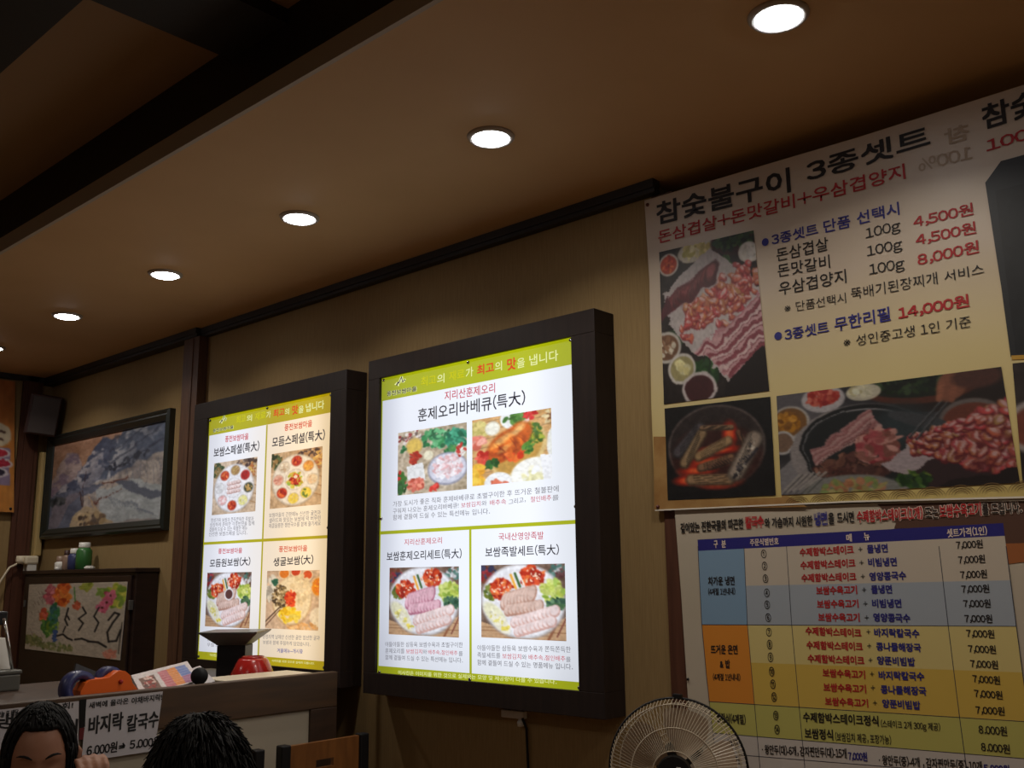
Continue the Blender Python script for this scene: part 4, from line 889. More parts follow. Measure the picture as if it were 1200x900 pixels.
def crown(name, x0, x1, y0, y1, z0=ZC - .042, z1=ZC):
    bm = bmesh.new()
    add_box(bm, (x0, y0, z0), (x1, y1, z1)); add_box(bm, (x0, y0 - .006, z0 + .014), (x1, y0, z1))
    return struct(bm_obj(name, bm, DARKT))
crown('trim_5', RX0, -4.175, 2.345, 2.40)
crown('trim_6', -4.175, -1.562, 2.370, 2.40)
struct(box('trim_8', (-1.59, 2.395, 0), (-1.515, 2.62, 2.64), REDW))                # post behind the price list
# pillars
def pillar(name, x0, x1, y0):
    bm = bmesh.new(); add_box(bm, (x0, y0, 0), (x1, YW, ZC - .042)); add_box(bm, (x0 + .05, y0 - .004, 0), (x1 - .05, y0, ZC - .05))
    return struct(bm_obj(name, bm, PILLAR))
pillar('trim_9', -4.300, -4.158, 2.351)
bm = bmesh.new(); add_box(bm, (RX0, 2.225, 0), (RX0 + .02, 2.335, ZC)); add_box(bm, (RX0, 2.25, 0), (RX0 + .03, 2.31, ZC))
struct(bm_obj('trim_10', bm, REDW))
struct(box('trim_11', (RX0, 1.0, ZC - .03), (RX0 + .03, 2.34, ZC), DARKT))
struct(box('trim_12', (RX0, 1.3, 1.72), (RX0 + .03, 2.14, 1.76), PILLAR))

# ================================================================ DOWNLIGHTS
def downlight(i, x, y):
    t = empty('recessed_downlight', (x, y, ZC))
    names = ['nearest the price banner', 'second along the row from the banner', 'third in the row, above the big menu sign',
             'fourth in the row from the banner', 'fifth in the row, small and far', 'farthest, cut by the left edge']
    tag(t, 'round white recessed downlight, ' + names[i], 'ceiling light', 'recessed downlights in the lowered ceiling')
    lathe('trim_ring', [(.050, -.004), (.052, -.009), (.060, -.009), (.065, -.004), (.066, 0), (.05, 0), (.050, -.004)], TRIMR, t, 40)
    lathe('lens', [(0, -.016), (.025, -.015), (.042, -.012), (.050, -.004)], LENS, t, 40)
    ld = bpy.data.lights.new('lamp', 'AREA'); ld.shape = 'DISK'; ld.size = .09; ld.energy = DOWNLIGHT_W; ld.color = (1, .92, .80); ld.spread = math.radians(140)
    lo = bpy.data.objects.new('lamp', ld); link(lo, t); lo.location = (0, 0, -.020)
for i, x in enumerate([-.861, -1.722, -2.607, -3.50, -4.39, -5.28]):
    downlight(i, x, 1.817)
# larger unseen lamps, added over the rest of the room to light it
for x, y, wh in [(-4.4, -.6, 'far left end of the room'), (-1.6, -1.0, 'middle of the room'), (1.4, -1.0, 'right end of the room'), (-3.2, -3.0, 'rear left corner'), (0.4, -3.0, 'rear wall'), (2.0, 1.8, 'right of the picture'), (.10, 1.817, 'just outside the right picture edge')]:
    low = y > 1.4
    t = empty('recessed_downlight', (x, y, ZC if low else 2.90))
    tag(t, 'added unseen wide recessed downlight, ' + wh, 'ceiling light')
    lathe('trim_ring', [(.09, -.004), (.10, -.01), (.11, -.004), (.11, 0), (.09, 0), (.09, -.004)], TRIMR, t, 24)
    lathe('lens', [(0, -.005), (.09, -.004)], LENS, t, 24)
    ld = bpy.data.lights.new('lamp', 'AREA'); ld.shape = 'DISK'; ld.size = .18; ld.energy = HALL_W if not low else DOWNLIGHT_W; ld.color = (1, .82, .60); ld.spread = math.radians(150)
    lo = bpy.data.objects.new('lamp', ld); link(lo, t); lo.location = (0, 0, -.012)

# ================================================================ BACKLIT MENU SIGNS
def sign(idx, x0, x1, z0, z1, key, label, pics):
    F = wallfn(2.31); t = empty('menu_lightbox', ((x0 + x1) / 2, YW, z0)); tag(t, label, 'menu sign', 'backlit menu signs on the wall')
    off = Matrix.Translation(-Vector(t.location))
    P = PTS; pn = P[key + '_panel']
    ix0 = min(pn[0][0], pn[3][0]) - .002; ix1 = max(pn[1][0], pn[2][0]) + .002; iz0 = min(pn[2][1], pn[3][1]) - .002; iz1 = max(pn[0][1], pn[1][1]) + .002
    bars = [((x0, 2.30, iz1), (x1, YW, z1)), ((x0, 2.30, z0), (x1, YW, iz0)), ((x0, 2.30, iz0), (ix0, YW, iz1)), ((ix1, 2.30, iz0), (x1, YW, iz1))]
    for a, b in bars: box('frame_bar', a, b, FRAME, t, .0015)
    box('back_board', (ix0 + .001, 2.33, iz0 + .001), (ix1 - .001, 2.39, iz1 - .001), BLACK_PAINT_SHADE, t)
    rect = lambda a, b, c, d: [(a, b), (c, b), (c, d), (a, d)]
    zt = P[key + '_head'][0][1]; zm = P[key + '_mid'][0][1]; zf = P[key + '_foot'][0][1]; xm = P[key + '_div'][0][0]
    prism('acrylic_panel', rect(ix0, iz0, ix1, iz1), F, -.006, -.002, S_WHITE[idx], t)
    prism('header_band', rect(ix0, zt, ix1, iz1), F, -.0019, -.0015, S_LIME[idx], t)
    prism('footer_band', rect(ix0, iz0, ix1, zf), F, -.0019, -.0015, S_LIME[idx], t)
    prism('divider_line', rect(ix0, zm - .006, ix1, zm + .006), F, -.0019, -.0015, S_LIME[idx], t)
    prism('divider_line', rect(xm - .005, zf, xm + .005, P[key + '_div'][0][1]), F, -.0019, -.0014, S_LIME[idx], t)
    prism('edge_line', rect(ix0, zf, ix0 + .006, zt), F, -.0019, -.0015, S_LIME[idx], t)
    prism('edge_line', rect(ix1 - .008, zf, ix1, zt), F, -.0019, -.0015, S_LIME[idx], t)
    for k, p in enumerate(pics):
        c = P['%s_p%d' % (key, k)]
        a, b = (c[0][0] + c[3][0]) / 2, (c[1][0] + c[2][0]) / 2; u, v = (c[0][1] + c[1][1]) / 2, (c[2][1] + c[3][1]) / 2
        picture('food_photo', p, [(a, u), (b, u), (b, v), (a, v)], F, -.0012, S_PIC[idx], t)
    # mountain logo
    (lx, lz), (hx, hz) = P[key + '_logo']; W = .060; H = .030
    G = lambda a, b, q: F(lx + .004 + a * W, lz + .006 + b * H, q)
    zig = [(.02, .02), (.14, .40), (.22, .22), (.46, .98), (.58, .25), (.70, .52), (.82, .42)]
    for nm_, wd_, m_, q0 in (('logo', .16, MATS['glow_pale'], -.0012), ('logo', .055, MATS['glow_ink'], -.0009)):
        bmz = bmesh.new()
        for (ax, az), (bx, bz) in zip(zig, zig[1:]):
            d_ = math.hypot(bx - ax, (bz - az) * .65); px_, pz_ = -(bz - az) * .65 / d_ * wd_, (bx - ax) / d_ * wd_ / .65
            w2_ = 1.5 if bx < .3 else .7
            q = [(ax + px_ * w2_, az + pz_ * w2_), (bx + px_ * .6, bz + pz_ * .6), (bx - px_ * .6, bz - pz_ * .6), (ax - px_ * w2_, az - pz_ * w2_)]
            q0 += 1e-5; bmz.faces.new([bmz.verts.new(G(u_, v_, q0)) for u_, v_ in q])
        bm_obj(nm_, bmz, m_, t)
    for row in TEXTS[key]: letter_line(row, F, -.0012, t, True)
    pts = P['b2_screws'] if idx else [(ix0 + .01, iz1 - .01), (ix1 - .01, iz1 - .01), (xm, iz1 - .008), (ix0 + .01, iz0 + .01), (ix1 - .01, iz0 + .01), (ix1 - .008, (iz0 + iz1) / 2)]
    for sx, sz in pts:
        lathe('screw', [(.0, -.001), (.006, -.001), (.006, .003), (.004, .005), (0, .0055)], CHROME if idx else MGREY, t, 12, (sx, 2.311, sz), (0, -1, 0))
    for ch in t.children: ch.matrix_parent_inverse = off
    return t
LB = []
LB.append(sign(0, -4.078, -2.955, 1.105, 2.291, 'b1', 'backlit menu sign with lime bands behind the counter, picturing four round platters',
     [pic_round(4, False), pic_round(6, True), plate_set(8, False, True), pic_oyster()]))
LB.append(sign(1, -2.824, -1.752, 1.098, 2.300, 'b2', 'backlit menu sign with lime bands, picturing roast duck, nearer the meat banner',
     [pic_duck_table(), pic_roast_duck(), plate_set(12, True), plate_set(13, False)]))

# small junction and lead under the big sign
t = empty('wall_connector', (-2.18, YW, 1.07)); tag(t, 'small off-white connector with black cord on the wall under the right menu sign', 'connector')
o = box('cover', (-.048, -.022, -.012), (.046, 0, .012), WHITEP, t, .003); o = lathe('plug', [(0, 0), (.010, 0), (.012, .012), (.006, .022), (0, .022)], WHITEP, t, 12, (.03, -.014, -.034))
oc = tube('cord', [(-2.146, 2.390, 1.085), (-2.136, 2.380, 1.058), (-2.128, 2.388, 1.03), (-2.126, 2.392, .9), (-2.120, 2.392, .5), (-2.11, 2.392, .02)], .004, BLACK, t); oc.matrix_parent_inverse = Matrix.Translation(-Vector(t.location))

# ================================================================ BANNER
def place_children(t):
    inv = Matrix.Translation(-Vector(t.location))
    for ch in t.children: ch.matrix_parent_inverse = inv
def sheet_grid(name, pts, y0, amp, m, parent, thick=.0012):
    """vinyl sheet: outline triangulated on a grid with very gentle waves"""
    xs = [p[0] for p in pts]; zs = [p[1] for p in pts]
    bm = bmesh.new(); vv = [bm.verts.new((a, y0, b)) for a, b in pts]; bm.faces.new(vv)
    r = bmesh.ops.extrude_face_region(bm, geom=bm.faces[:])
    for v in [g for g in r['geom'] if isinstance(g, bmesh.types.BMVert)]: v.co.y += thick
    return bm_obj(name, bm, m, parent)
def banner_mat():
    m, nt, b = new_mat('banner_print'); g = nt.nodes.new('ShaderNodeNewGeometry'); s = nt.nodes.new('ShaderNodeSeparateXYZ')
    nt.links.new(g.outputs['Position'], s.inputs[0])
    mr = nt.nodes.new('ShaderNodeMapRange'); mr.inputs[1].default_value = 1.67; mr.inputs[2].default_value = 2.64
    rp = nt.nodes.new('ShaderNodeValToRGB'); e = rp.color_ramp.elements
    e[0].color = (.62, .48, .17, 1); e[0].position = 0; e[1].color = (.60, .49, .38, 1); e[1].position = .62
    k = e.new(.35); k.color = (.66, .54, .27, 1)
    nt.links.new(s.outputs[2], mr.inputs[0]); nt.links.new(mr.outputs[0], rp.inputs[0])
    n = nt.nodes.new('ShaderNodeTexNoise'); n.inputs['Scale'].default_value = 3; mx = nt.nodes.new('ShaderNodeMix'); mx.data_type = 'RGBA'; mx.blend_type = 'MULTIPLY'
    mx.inputs[0].default_value = .12; nt.links.new(rp.outputs[0], mx.inputs[6]); nt.links.new(n.outputs[0], mx.inputs[7])
    nt.links.new(mx.outputs[2], b.inputs['Base Color']); b.inputs['Roughness'].default_value = .42
    wv = nt.nodes.new('ShaderNodeTexNoise'); wv.inputs['Scale'].default_value = 2.2; bp = nt.nodes.new('ShaderNodeBump'); bp.inputs['Strength'].default_value = .35; bp.inputs['Distance'].default_value = .03
    nt.links.new(wv.outputs[0], bp.inputs['Height']); nt.links.new(bp.outputs[0], b.inputs['Normal'])
    return m
YB = 2.383; YC = 2.388
t = empty('menu_banner', (-1.0, YB, 1.66)); tag(t, 'large cream vinyl banner with meat photos and prices, hung under the ceiling at right', 'banner')
sheet_grid('banner_sheet', PTS['ban_sheet'], YB + .0005, 0, banner_mat(), t)
FB = wallfn(YB)
picture('food_photo', pic_platter(), PTS['ban_p0'], FB, .0012, VPRINT, t)
picture('food_photo', pic_charcoal(), PTS['ban_p1'], FB, .0012, VPRINT, t)
picture('food_photo', pic_grill(), PTS['ban_p2'], FB, .0012, VPRINT, t)
prism('dark_panel', PTS['ban_oct'], FB, .0006, .0009, mat('ink_charcoal', (.014, .015, .018), .5), t)
c = PTS['ban_oct']; picture('food_photo', pic_grillplate(), [(-.617, 2.38), (c[2][0], 2.38), (c[3][0], 1.99), (-.612, 1.985)], FB, .0012, VPRINT, t)
prism('gold_line', [(-.622, 1.972), (-.38, 1.945), (-.38, 1.955), (-.622, 1.982)], FB, .0006, .0010, mat('ink_gold', (.45, .25, .03), .5), t)
picture('food_photo', pic_dish(), PTS['ban_p4'], FB, .0012, VPRINT, t)
prism('brown_wash', PTS['ban_brown'], FB, .0004, .0006, mat('ink_brown_wash', (.27, .125, .03), .6, noise=(.38, .22, .07), scale=14), t)
# wave pattern along the lower hem
bm = bmesh.new(); W = PTS['ban_wave']; zb_ = 1.6765
for k in range(9):
    cx = -1.17 + k * .068
    for r in (.032, .026, .020, .014):
        n = 14; pa = []
        for i in range(n + 1):
            a = math.pi * i / n; pa.append((cx + r * 1.05 * math.cos(a), zb_ - .006 + r * .75 * math.sin(a)))
        for p0, p1 in zip(pa, pa[1:]):
            q = [FB(p0[0], p0[1], .0013), FB(p1[0], p1[1], .0013), FB(p1[0], p1[1] + .0018, .0013), FB(p0[0], p0[1] + .0018, .0013)]
            bm.faces.new([bm.verts.new(v) for v in q])
bm_obj('wave_pattern', bm, mat('ink_wave', (.16, .09, .03), .6), t)
prism('hem', [(-1.612, 1.6795), (-1.612, 1.6835), (-1.02, 1.6745), (-.42, 1.6545), (-.42, 1.650), (-1.02, 1.6705)], FB, .0008, .0016, mat('hem_thread', (.70, .64, .55), .6), t)
for px, pz in PTS['ban_pins']: lathe('pin', [(0, 0), (.006, 0), (.004, .004), (0, .005)], mat('rusty_pin', (.10, .02, .015), .5), t, 10, (px, YB - .001, pz), (0, -1, 0))
for row in TEXTS['ban']: letter_line(row, FB, .0008, t, False)
place_children(t); T_BAN = t

t = empty('price_list_poster', (-1.0, YC, .86)); tag(t, 'white price list poster with coloured table rows, under the meat banner', 'poster')
FC = wallfn(YC)
sheet_grid('poster_sheet', PTS['pos_sheet'], YC + .0005, 0, mat('poster_vinyl', (.50, .43, .34), .5, noise=(.46, .40, .31), scale=4, bump=.2), t)
CELLS = {'head': (34, 30, 116), 'blue': (124, 154, 182), 'w1': (192, 180, 164), 'w2': (158, 166, 176), 'or': (212, 134, 44), 'y1': (208, 190, 124), 'y2': (204, 172, 78), 'gr': (184, 178, 96), 'wh': (192, 184, 178)}
for k, c in CELLS.items():
    o = prism('table_cell', PTS['pos_c_' + k], FC, .0004, .0007, mat('ink_cell_' + k, sl(c), .55), t)
prism('brown_wash', PTS['pos_brown'], FC, .0002, .0005, mat('ink_brown', (.085, .035, .02), .6), t)
prism('brown_wash', PTS['pos_orange'], FC, .0002, .0005, mat('ink_orange_wash', (.32, .10, .025), .6), t)
RULE = mat('ink_rule', (.03, .03, .05), .6)
for k in range(4): prism('rule', PTS['pos_l_%d' % k], FC, .0006, .0009, RULE, t)
for k in range(5):
    v = PTS['pos_v_%d' % k]; prism('rule', [(a - .0008, b) for a, b in v] + [(a + .0008, b) for a, b in v[::-1]], FC, .0006, .0009, RULE, t)
for row in TEXTS['pos']: letter_line(row, FC, .0008, t, False)
lathe('pin', [(0, 0), (.004, 0), (.003, .003), (0, .004)], BLACK, t, 8, (-1.529, YC - .001, 1.215), (0, -1, 0))
place_children(t)

# ================================================================ LEFT WALL GROUP
# landscape painting
t = empty('landscape_painting', (-5.145, YW, 1.735)); tag(t, 'framed snowy mountain landscape painting in black-green frame, left of the pillar', 'painting')
X0, X1, Z0, Z1 = -5.852, -4.435, 1.733, 2.330; y = YW
def frame_side(pts): # outer quad to inner quad with stepped profile
    prof = [(0, .0), (0, .030), (.012, .040), (.022, .034), (.030, .036), (.055, .022), (.058, .012), (.058, 0)]
    return prof
def mitred_frame(t, X0, X1, Z0, Z1, yb, prof, m, name='frame_side'):
    cs = [(X0, Z0, 1, 1), (X1, Z0, -1, 1), (X1, Z1, -1, -1), (X0, Z1, 1, -1)]
    for k in range(4):
        a, b = cs[k], cs[(k + 1) % 4]; bm = bmesh.new(); ra, rb = [], []
        for d, h in prof:
            ra.append(bm.verts.new((a[0] + a[2] * d, yb - h, a[1] + a[3] * d))); rb.append(bm.verts.new((b[0] + b[2] * d, yb - h, b[1] + b[3] * d)))
        n = len(prof)
        for i in range(n): bm.faces.new((ra[i], ra[(i + 1) % n], rb[(i + 1) % n], rb[i]))
        bm.faces.new(ra[::-1]); bm.faces.new(rb); bm_obj(name, bm, m, t)
mitred_frame(t, X0, X1, Z0, Z1, YW, frame_side(None), DKGREENF)
picture('canvas', pic_mountain(), [(X0 + .053, Z1 - .053), (X1 - .053, Z1 - .053), (X1 - .053, Z0 + .053), (X0 + .053, Z0 + .053)], wallfn(YW), .012, VART, t)
place_children(t)
# cabinet with floral calligraphy
t = empty('wooden_cabinet', (-5.09, 2.335, .0)); tag(t, 'dark brown wooden cabinet under the mountain painting, bottles on its top', 'cabinet')
cx0, cx1 = -5.80, -4.506
box('body', (cx0, 2.285, 0), (cx1, 2.398, 1.535), CABW, t, .003)
box('top_board', (cx0 - .012, 2.272, 1.535), (cx1 + .010, 2.398, 1.556), CABW, t, .003)
box('door', (cx0 + .03, 2.272, .06), (cx1 - .03, 2.284, 1.52), CABW, t, .003)
box('latch', (cx1 - .026, 2.264, 1.36), (cx1 - .010, 2.2845, 1.405), MGREY, t, .002)
box('latch', (cx0 + .055, 2.264, 1.36), (cx0 + .070, 2.272, 1.395), MGREY, t, .002)
place_children(t)
t = empty('floral_print', (-5.12, 2.27, 1.14)); tag(t, 'paper print of flowers with black brush calligraphy, taped on the dark cabinet', 'print')
AC = [(-5.700, 1.481), (-4.560, 1.492), (-4.585, 1.128), (-5.685, 1.136)]
prism('paper', [AC[0], AC[1], AC[2], AC[3]], wallfn(2.271), .0, .001, PAPER, t)
picture('artwork', pic_floral(), AC, wallfn(2.271), .0016, VART, t)
place_children(t)
# bottles on the cabinet
def bottle(x, z, r, h, m, capm, label, y=2.335, caph=.25, name='bottle'):
    t = empty(name, (x, y, z)); tag(t, label, 'bottle', 'bottles on the dark cabinet')
    b = h * (1 - caph)
    lathe('body', [(0, 0), (r * .9, 0), (r, .004), (r, b * .86), (r * .72, b), (0, b)], m, t, 18)
    lathe('cap', [(0, b), (r * .72, b), (r * .74, b + .004), (r * .70, h), (0, h)], capm, t, 18)
    return t
bottle(-5.47, 1.556, .030, .075, WHITEP, TANPL, 'small pale pot with brown cap, leftmost on the cabinet', caph=.4)
bottle(-5.395, 1.556, .022, .105, TANPL, SPKR, 'small tan bottle with dark cap, beside the blue one')
bottle(-5.30, 1.556, .034, .112, BLUEPL2, WHITEP, 'blue bottle with white cap, between tan and green bottles')
bottle(-5.19, 1.556, .040, .140, GREENPL, WHITEP, 'tall green bottle with white cap on the dark cabinet', caph=.2)
bottle(-5.40, 1.556, .014, .022, WHITEP, WHITEP, 'tiny white lid in front of the blue bottle', y=2.29)
bottle(-5.04, 1.556, .026, .018, WHITEP, WHITEP, 'flat white lid right of the green bottle', y=2.30)
# speaker in the corner
t = empty('wall_speaker', (-5.79, 2.29, 2.30)); tag(t, 'dark wall speaker with grey grille, tilted in the ceiling corner', 'speaker')
box('case', (-.08, -.085, .03), (.04, .085, .26), SPKR, t, .008); box('grille', (.04, -.068, .040), (.050, .078, .250), SPK, t, .003)
tube('bracket', [(-.12, .06, .2), (-.05, .05, .2)], .012, BLACK, t)
t.rotation_euler = (math.radians(-6), math.radians(12), math.radians(-22))
# conduit and junction
t = empty('wall_conduit', (-5.885, 2.365, 1.64)); tag(t, 'beige vertical cable conduit in the left room corner', 'conduit')
box('channel', (-.018, -.018, .0), (.030, .02, .60), BEIGE, t, .006); box('channel', (-.010, -.022, .0), (.022, -.016, .60), BEIGE, t)
t = empty('power_adapter', (-5.86, 2.33, 1.556)); tag(t, 'beige multi-way plug adapter at the bottom of the conduit', 'adapter')
box('body', (-.03, -.045, .035), (.045, .03, .085), WHITEM, t, .012); lathe('plug', [(0, 0), (.022, 0), (.026, .02), (.022, .045), (0, .045)], WHITEM, t, 16, (.0, -.055, .04)); box('stand', (-.02, -.03, 0), (-.012, .02, .04), WHITEP, t); box('stand', (.03, -.03, 0), (.038, .02, .04), WHITEP, t)
oc = tube('cord', [(-5.86, 2.265, 1.60), (-5.865, 2.22, 1.575), (-5.87, 2.18, 1.50), (-5.875, 2.13, 1.38), (-5.88, 2.10, 1.25), (-5.88, 2.08, .9)], .006, WHITEM, t); oc.matrix_parent_inverse = Matrix.Translation(-Vector(t.location))
# orange banner on the far wall
t = empty('food_poster', (RX0 + .034, 2.0, 1.885)); tag(t, 'orange food poster with round dishes on the far left wall', 'poster')
O = PTS['orange']
prism('poster_sheet', [(1.86, 1.885), (2.225, 1.885), (2.168, 2.640), (1.86, 2.640)], sidefn(RX0 + .035), 0, .002, mat('poster_orange', (.5, .2, .05), .6), t)
picture('artwork', pic_orange(), [(1.862, 2.638), (2.166, 2.638), (2.223, 1.887), (1.862, 1.887)], sidefn(RX0 + .035), .0026, VPRINT, t)
lathe('pin', [(0, 0), (.008, 0), (.006, .004), (0, .005)], BLACK, t, 10, (RX0 + .038, 2.205, 1.905), (1, 0, 0))
place_children(t)

# ================================================================ COUNTER PARTITION
XP = -2.85
t = empty('counter_partition', (-2.9, 1.2, 0)); tag(t, 'wooden counter partition with cream panels, handwritten notices on its face', 'counter')
y0, y1 = -.35, 2.208
box('top_rail', (XP - .03, y0, 1.060), (XP, y1, 1.177), COUNTERW, t, .003)
box('top_cap', (XP - .085, y0, 1.150), (XP - .031, y1, 1.172), COUNTERD, t, .002)
box('stile', (XP - .03, 2.098, .0), (XP, y1, 1.0595), COUNTERD, t, .002)
box('stile', (XP - .03, .60, .1), (XP, .70, 1.0595), COUNTERD, t, .002)
box('bottom_rail', (XP - .03, y0, .0), (XP, .5995, .10), COUNTERD, t); box('bottom_rail', (XP - .03, .7005, .0), (XP, 2.0975, .10), COUNTERD, t)
box('panel', (XP - .022, .701, .101), (XP - .010, 2.097, 1.0595), CREAMP, t); box('panel', (XP - .022, y0, .101), (XP - .010, .599, 1.0595), CREAMP, t)
box('back_board', (XP - .085, y0, 0), (XP - .031, y1, 1.1495), COUNTERD, t)
place_children(t)
t = empty('counter_worktop', (-3.3, 1.0, 0)); tag(t, 'dark service counter behind the partition, carrying the bowl and leaflets', 'counter')
box('top', (-3.78, -.35, 1.10), (XP - .087, 2.27, 1.135), COUNTERD, t, .003)
for yy in (-.30, .9, 2.2): box('leg_panel', (-3.74, yy - .02, 0), (XP - .10, yy + .02, 1.0995), COUNTERD, t)
place_children(t)
# notices
def notice(key, label, ry):
    t = empty('handwritten_notice', (XP + .004, ry, 1.0)); tag(t, label, 'notice', 'handwritten notices on the counter')
    F = sidefn(XP + .0005); s = PTS[key + '_sheet']
    s = [(a, min(b, 1.172)) for a, b in s]
    prism('paper', s, F, 0, .0012, PAPER, t)
    for row in TEXTS[key]: letter_line(row[:6] + ('brush',) + row[7:], F, .0014, t, False)
    place_children(t)
notice('note', 'handwritten white notice with black brush lettering, between the two heads', 1.43)
notice('note2', 'handwritten white notice partly hidden behind the left person\'s head', 1.15)
t = empty('tape_strip', (XP + .002, 1.31, 1.07)); tag(t, 'black and red tape strip between the two white notices', 'tape')
F = sidefn(XP + .002)
prism('dark_strip', [(1.2985, 1.169), (1.3165, 1.169), (1.3190, 1.0938), (1.3034, 1.0918)], F, 0, .001, BLACK, t)
prism('red_strip', [(1.3040, 1.0910), (1.3185, 1.0918), (1.3165, 1.060), (1.3045, 1.060)], F, 0, .001, mat('dark_red_tape', (.12, .01, .012), .5), t)
place_children(t)

# things on the counter
ZT = 1.135
t = empty('flared_hopper', (-3.345, 2.105, ZT)); tag(t, 'dark grey flared square holder on a block, in front of the left menu sign', 'holder')
def frustum(name, w0, w1, z0, z1, m, parent, d0=None, d1=None):
    d0 = d0 or w0; d1 = d1 or w1
    v = [(-w0, -d0, z0), (w0, -d0, z0), (w0, d0, z0), (-w0, d0, z0), (-w1, -d1, z1), (w1, -d1, z1), (w1, d1, z1), (-w1, d1, z1)]
    bm = bmesh.new(); vv = [bm.verts.new(p) for p in v]
    for q in [(3, 2, 1, 0), (4, 5, 6, 7), (0, 1, 5, 4), (1, 2, 6, 5), (2, 3, 7, 6), (3, 0, 4, 7)]: bm.faces.new([vv[i] for i in q])
    bmesh.ops.bevel(bm, geom=bm.edges[:], offset=.002, segments=1, affect='EDGES')
    return bm_obj(name, bm, m, parent)
frustum('block', .053, .053, 0, .121, BLACK, t); frustum('flared_head', .052, .108, .121, .167, DGREY, t); frustum('rim', .108, .110, .167, .172, MGREY, t)
t.rotation_euler = (0, 0, math.radians(42))
t = empty('red_bowl', (-3.192, 2.085, ZT)); tag(t, 'red plastic bowl turned upside down beside the grey flared holder', 'bowl')
lathe('shell', [(.086, 0), (.088, .004), (.054, .074), (.048, .080), (0, .080)], REDPL, t, 32); lathe('foot_ring', [(.040, .080), (.040, .087), (.035, .087), (.035, .080)], REDPL, t, 32)
t = empty('white_tray', (-3.015, 1.99, ZT)); tag(t, 'long white board lying on the counter in front of the red bowl', 'board')
box('board', (-.085, -.165, .024), (.085, .18, .036), WHITEM, t, .003); box('foot', (-.075, -.15, 0), (.075, -.13, .024), WHITEM, t); box('foot', (-.075, .14, 0), (.075, .16, .024), WHITEM, t)
# leaflets leaning on the partition
def leaflet(c, label, pic, nm='menu_leaflet'):
    t = empty(nm, c[3]); tag(t, label, 'leaflet', 'menu leaflets on the counter')
    V = [Vector(q) for q in c]; V[2] = V[1] + V[3] - V[0]; n = (V[1] - V[0]).cross(V[3] - V[0]).normalized()
    if n.x < 0: n = -n
    bm = bmesh.new(); vv = [bm.verts.new(p - n * .003) for p in V] + [bm.verts.new(p) for p in V]
    for q in [(0, 1, 2, 3), (7, 6, 5, 4), (0, 4, 5, 1), (1, 5, 6, 2), (2, 6, 7, 3), (3, 7, 4, 0)]: bm.faces.new([vv[i] for i in q])
    bm_obj('paper', bm, PAPER, t)
    if pic:
        def fn(a, b, tt): return tuple((V[0] * (1 - a) + V[1] * a) * (1 - b) + (V[3] * (1 - a) + V[2] * a) * b + n * tt)
        picture('print', pic, [(0, 0), (1, 0), (1, 1), (0, 1)], fn, .0008, VART, t)
    place_children(t)
leaflet([(-3.10, 1.575, 1.199), (-3.10, 1.770, 1.229), (-2.945, 1.735, 1.165), (-2.945, 1.535, 1.150)], 'colour printed menu leaflet leaning on the counter edge, upper one', pic_leaflet())
leaflet([(-3.12, 1.68, 1.178), (-3.12, 1.830, 1.210), (-2.97, 1.795, 1.170), (-2.97, 1.65, 1.139)], 'white leaflet showing behind the colour printed one', None)
tag(lathe('round_stopper', [(0, -.013), (.024, -.013), (.027, -.008), (.027, .008), (.024, .013), (0, .013)], BLACK, None, 24, (-2.925, 1.715, 1.196), (1, -.6, .1)), 'small round black cap standing at the end of the leaflets', 'cap')
# orange tape dispenser
t = empty('tape_dispenser', (-2.985, 1.36, ZT)); tag(t, 'orange tape dispenser with a navy tape roll, behind the notices', 'tape dispenser')
pr = [(-.01, 0), (.175, 0), (.172, .030), (.150, .055), (.142, .078), (.125, .092), (.105, .094), (.090, .086), (.075, .076), (.020, .074), (.004, .066), (-.008, .045)]
prism('body', pr, lambda a, b, q: (q, a, b), -.030, .024, ORPL, t); lathe('axle', [(0, 0), (.007, 0), (.006, .006), (0, .007)], REDPL, t, 14, (.023, .112, .062), (1, 0, 0))
lathe('tape_roll', [(.028, -.02), (.050, -.02), (.052, 0), (.050, .02), (.028, .02), (.028, -.02)], BLUEPL, t, 28, (-.01, -.004, .050), (1, .15, 0)); lathe('tape_roll', [(.02, -.016), (.040, -.016), (.040, .016), (.02, .016), (.02, -.016)], BLUEPL, t, 28, (-.03, .098, .065), (1, 0, 0))
# grey things at the far left of the counter
t = empty('utensil_bin', (-3.6, 1.385, ZT)); tag(t, 'dark grey bin at the left edge of the counter', 'bin')
box('body', (-.09, -.07, 0), (.03, .035, .055), DGREY, t, .006); box('lid', (-.095, -.075, .055), (.033, .038, .068), DGREY, t, .004)
tag(tube('metal_rod', [(-3.575, 1.350, 1.375), (-3.60, 1.40, 1.206)], .006, CHROME), 'thin chrome rod standing slanted in the grey bin', 'rod')
t = empty('paper_bag', (-3.66, 1.37, ZT + .068)); tag(t, 'crumpled white paper bag on the grey bin at the left edge', 'bag')
frustum('bag', .035, .022, 0, .105, WHITEP, t, .035, .018)
t = empty('counter_monitor', (-3.72, 1.37, ZT)); tag(t, 'black device with cables on a stand at the left edge', 'device')
box('head', (-.03, -.08, .215), (.05, .03, .262), BLACK, t, .006); tube('stem', [(0, -.03, 0), (0, -.03, .22)], .010, BLACK, t); box('foot', (-.05, -.07, 0), (.03, .0, .010), BLACK, t)
t = empty('grey_folder', (-3.30, 1.55, ZT)); tag(t, 'grey slanted folder standing behind the orange tape dispenser', 'folder')
prism('cover', [(-.10, 0), (.10, 0), (.06, .045), (-.085, .110)], lambda a, b, q: (q, a, b), -.006, .006, mat('grey_card', (.07, .072, .08), .6), t)
t.location = (-3.15, 1.50, ZT)

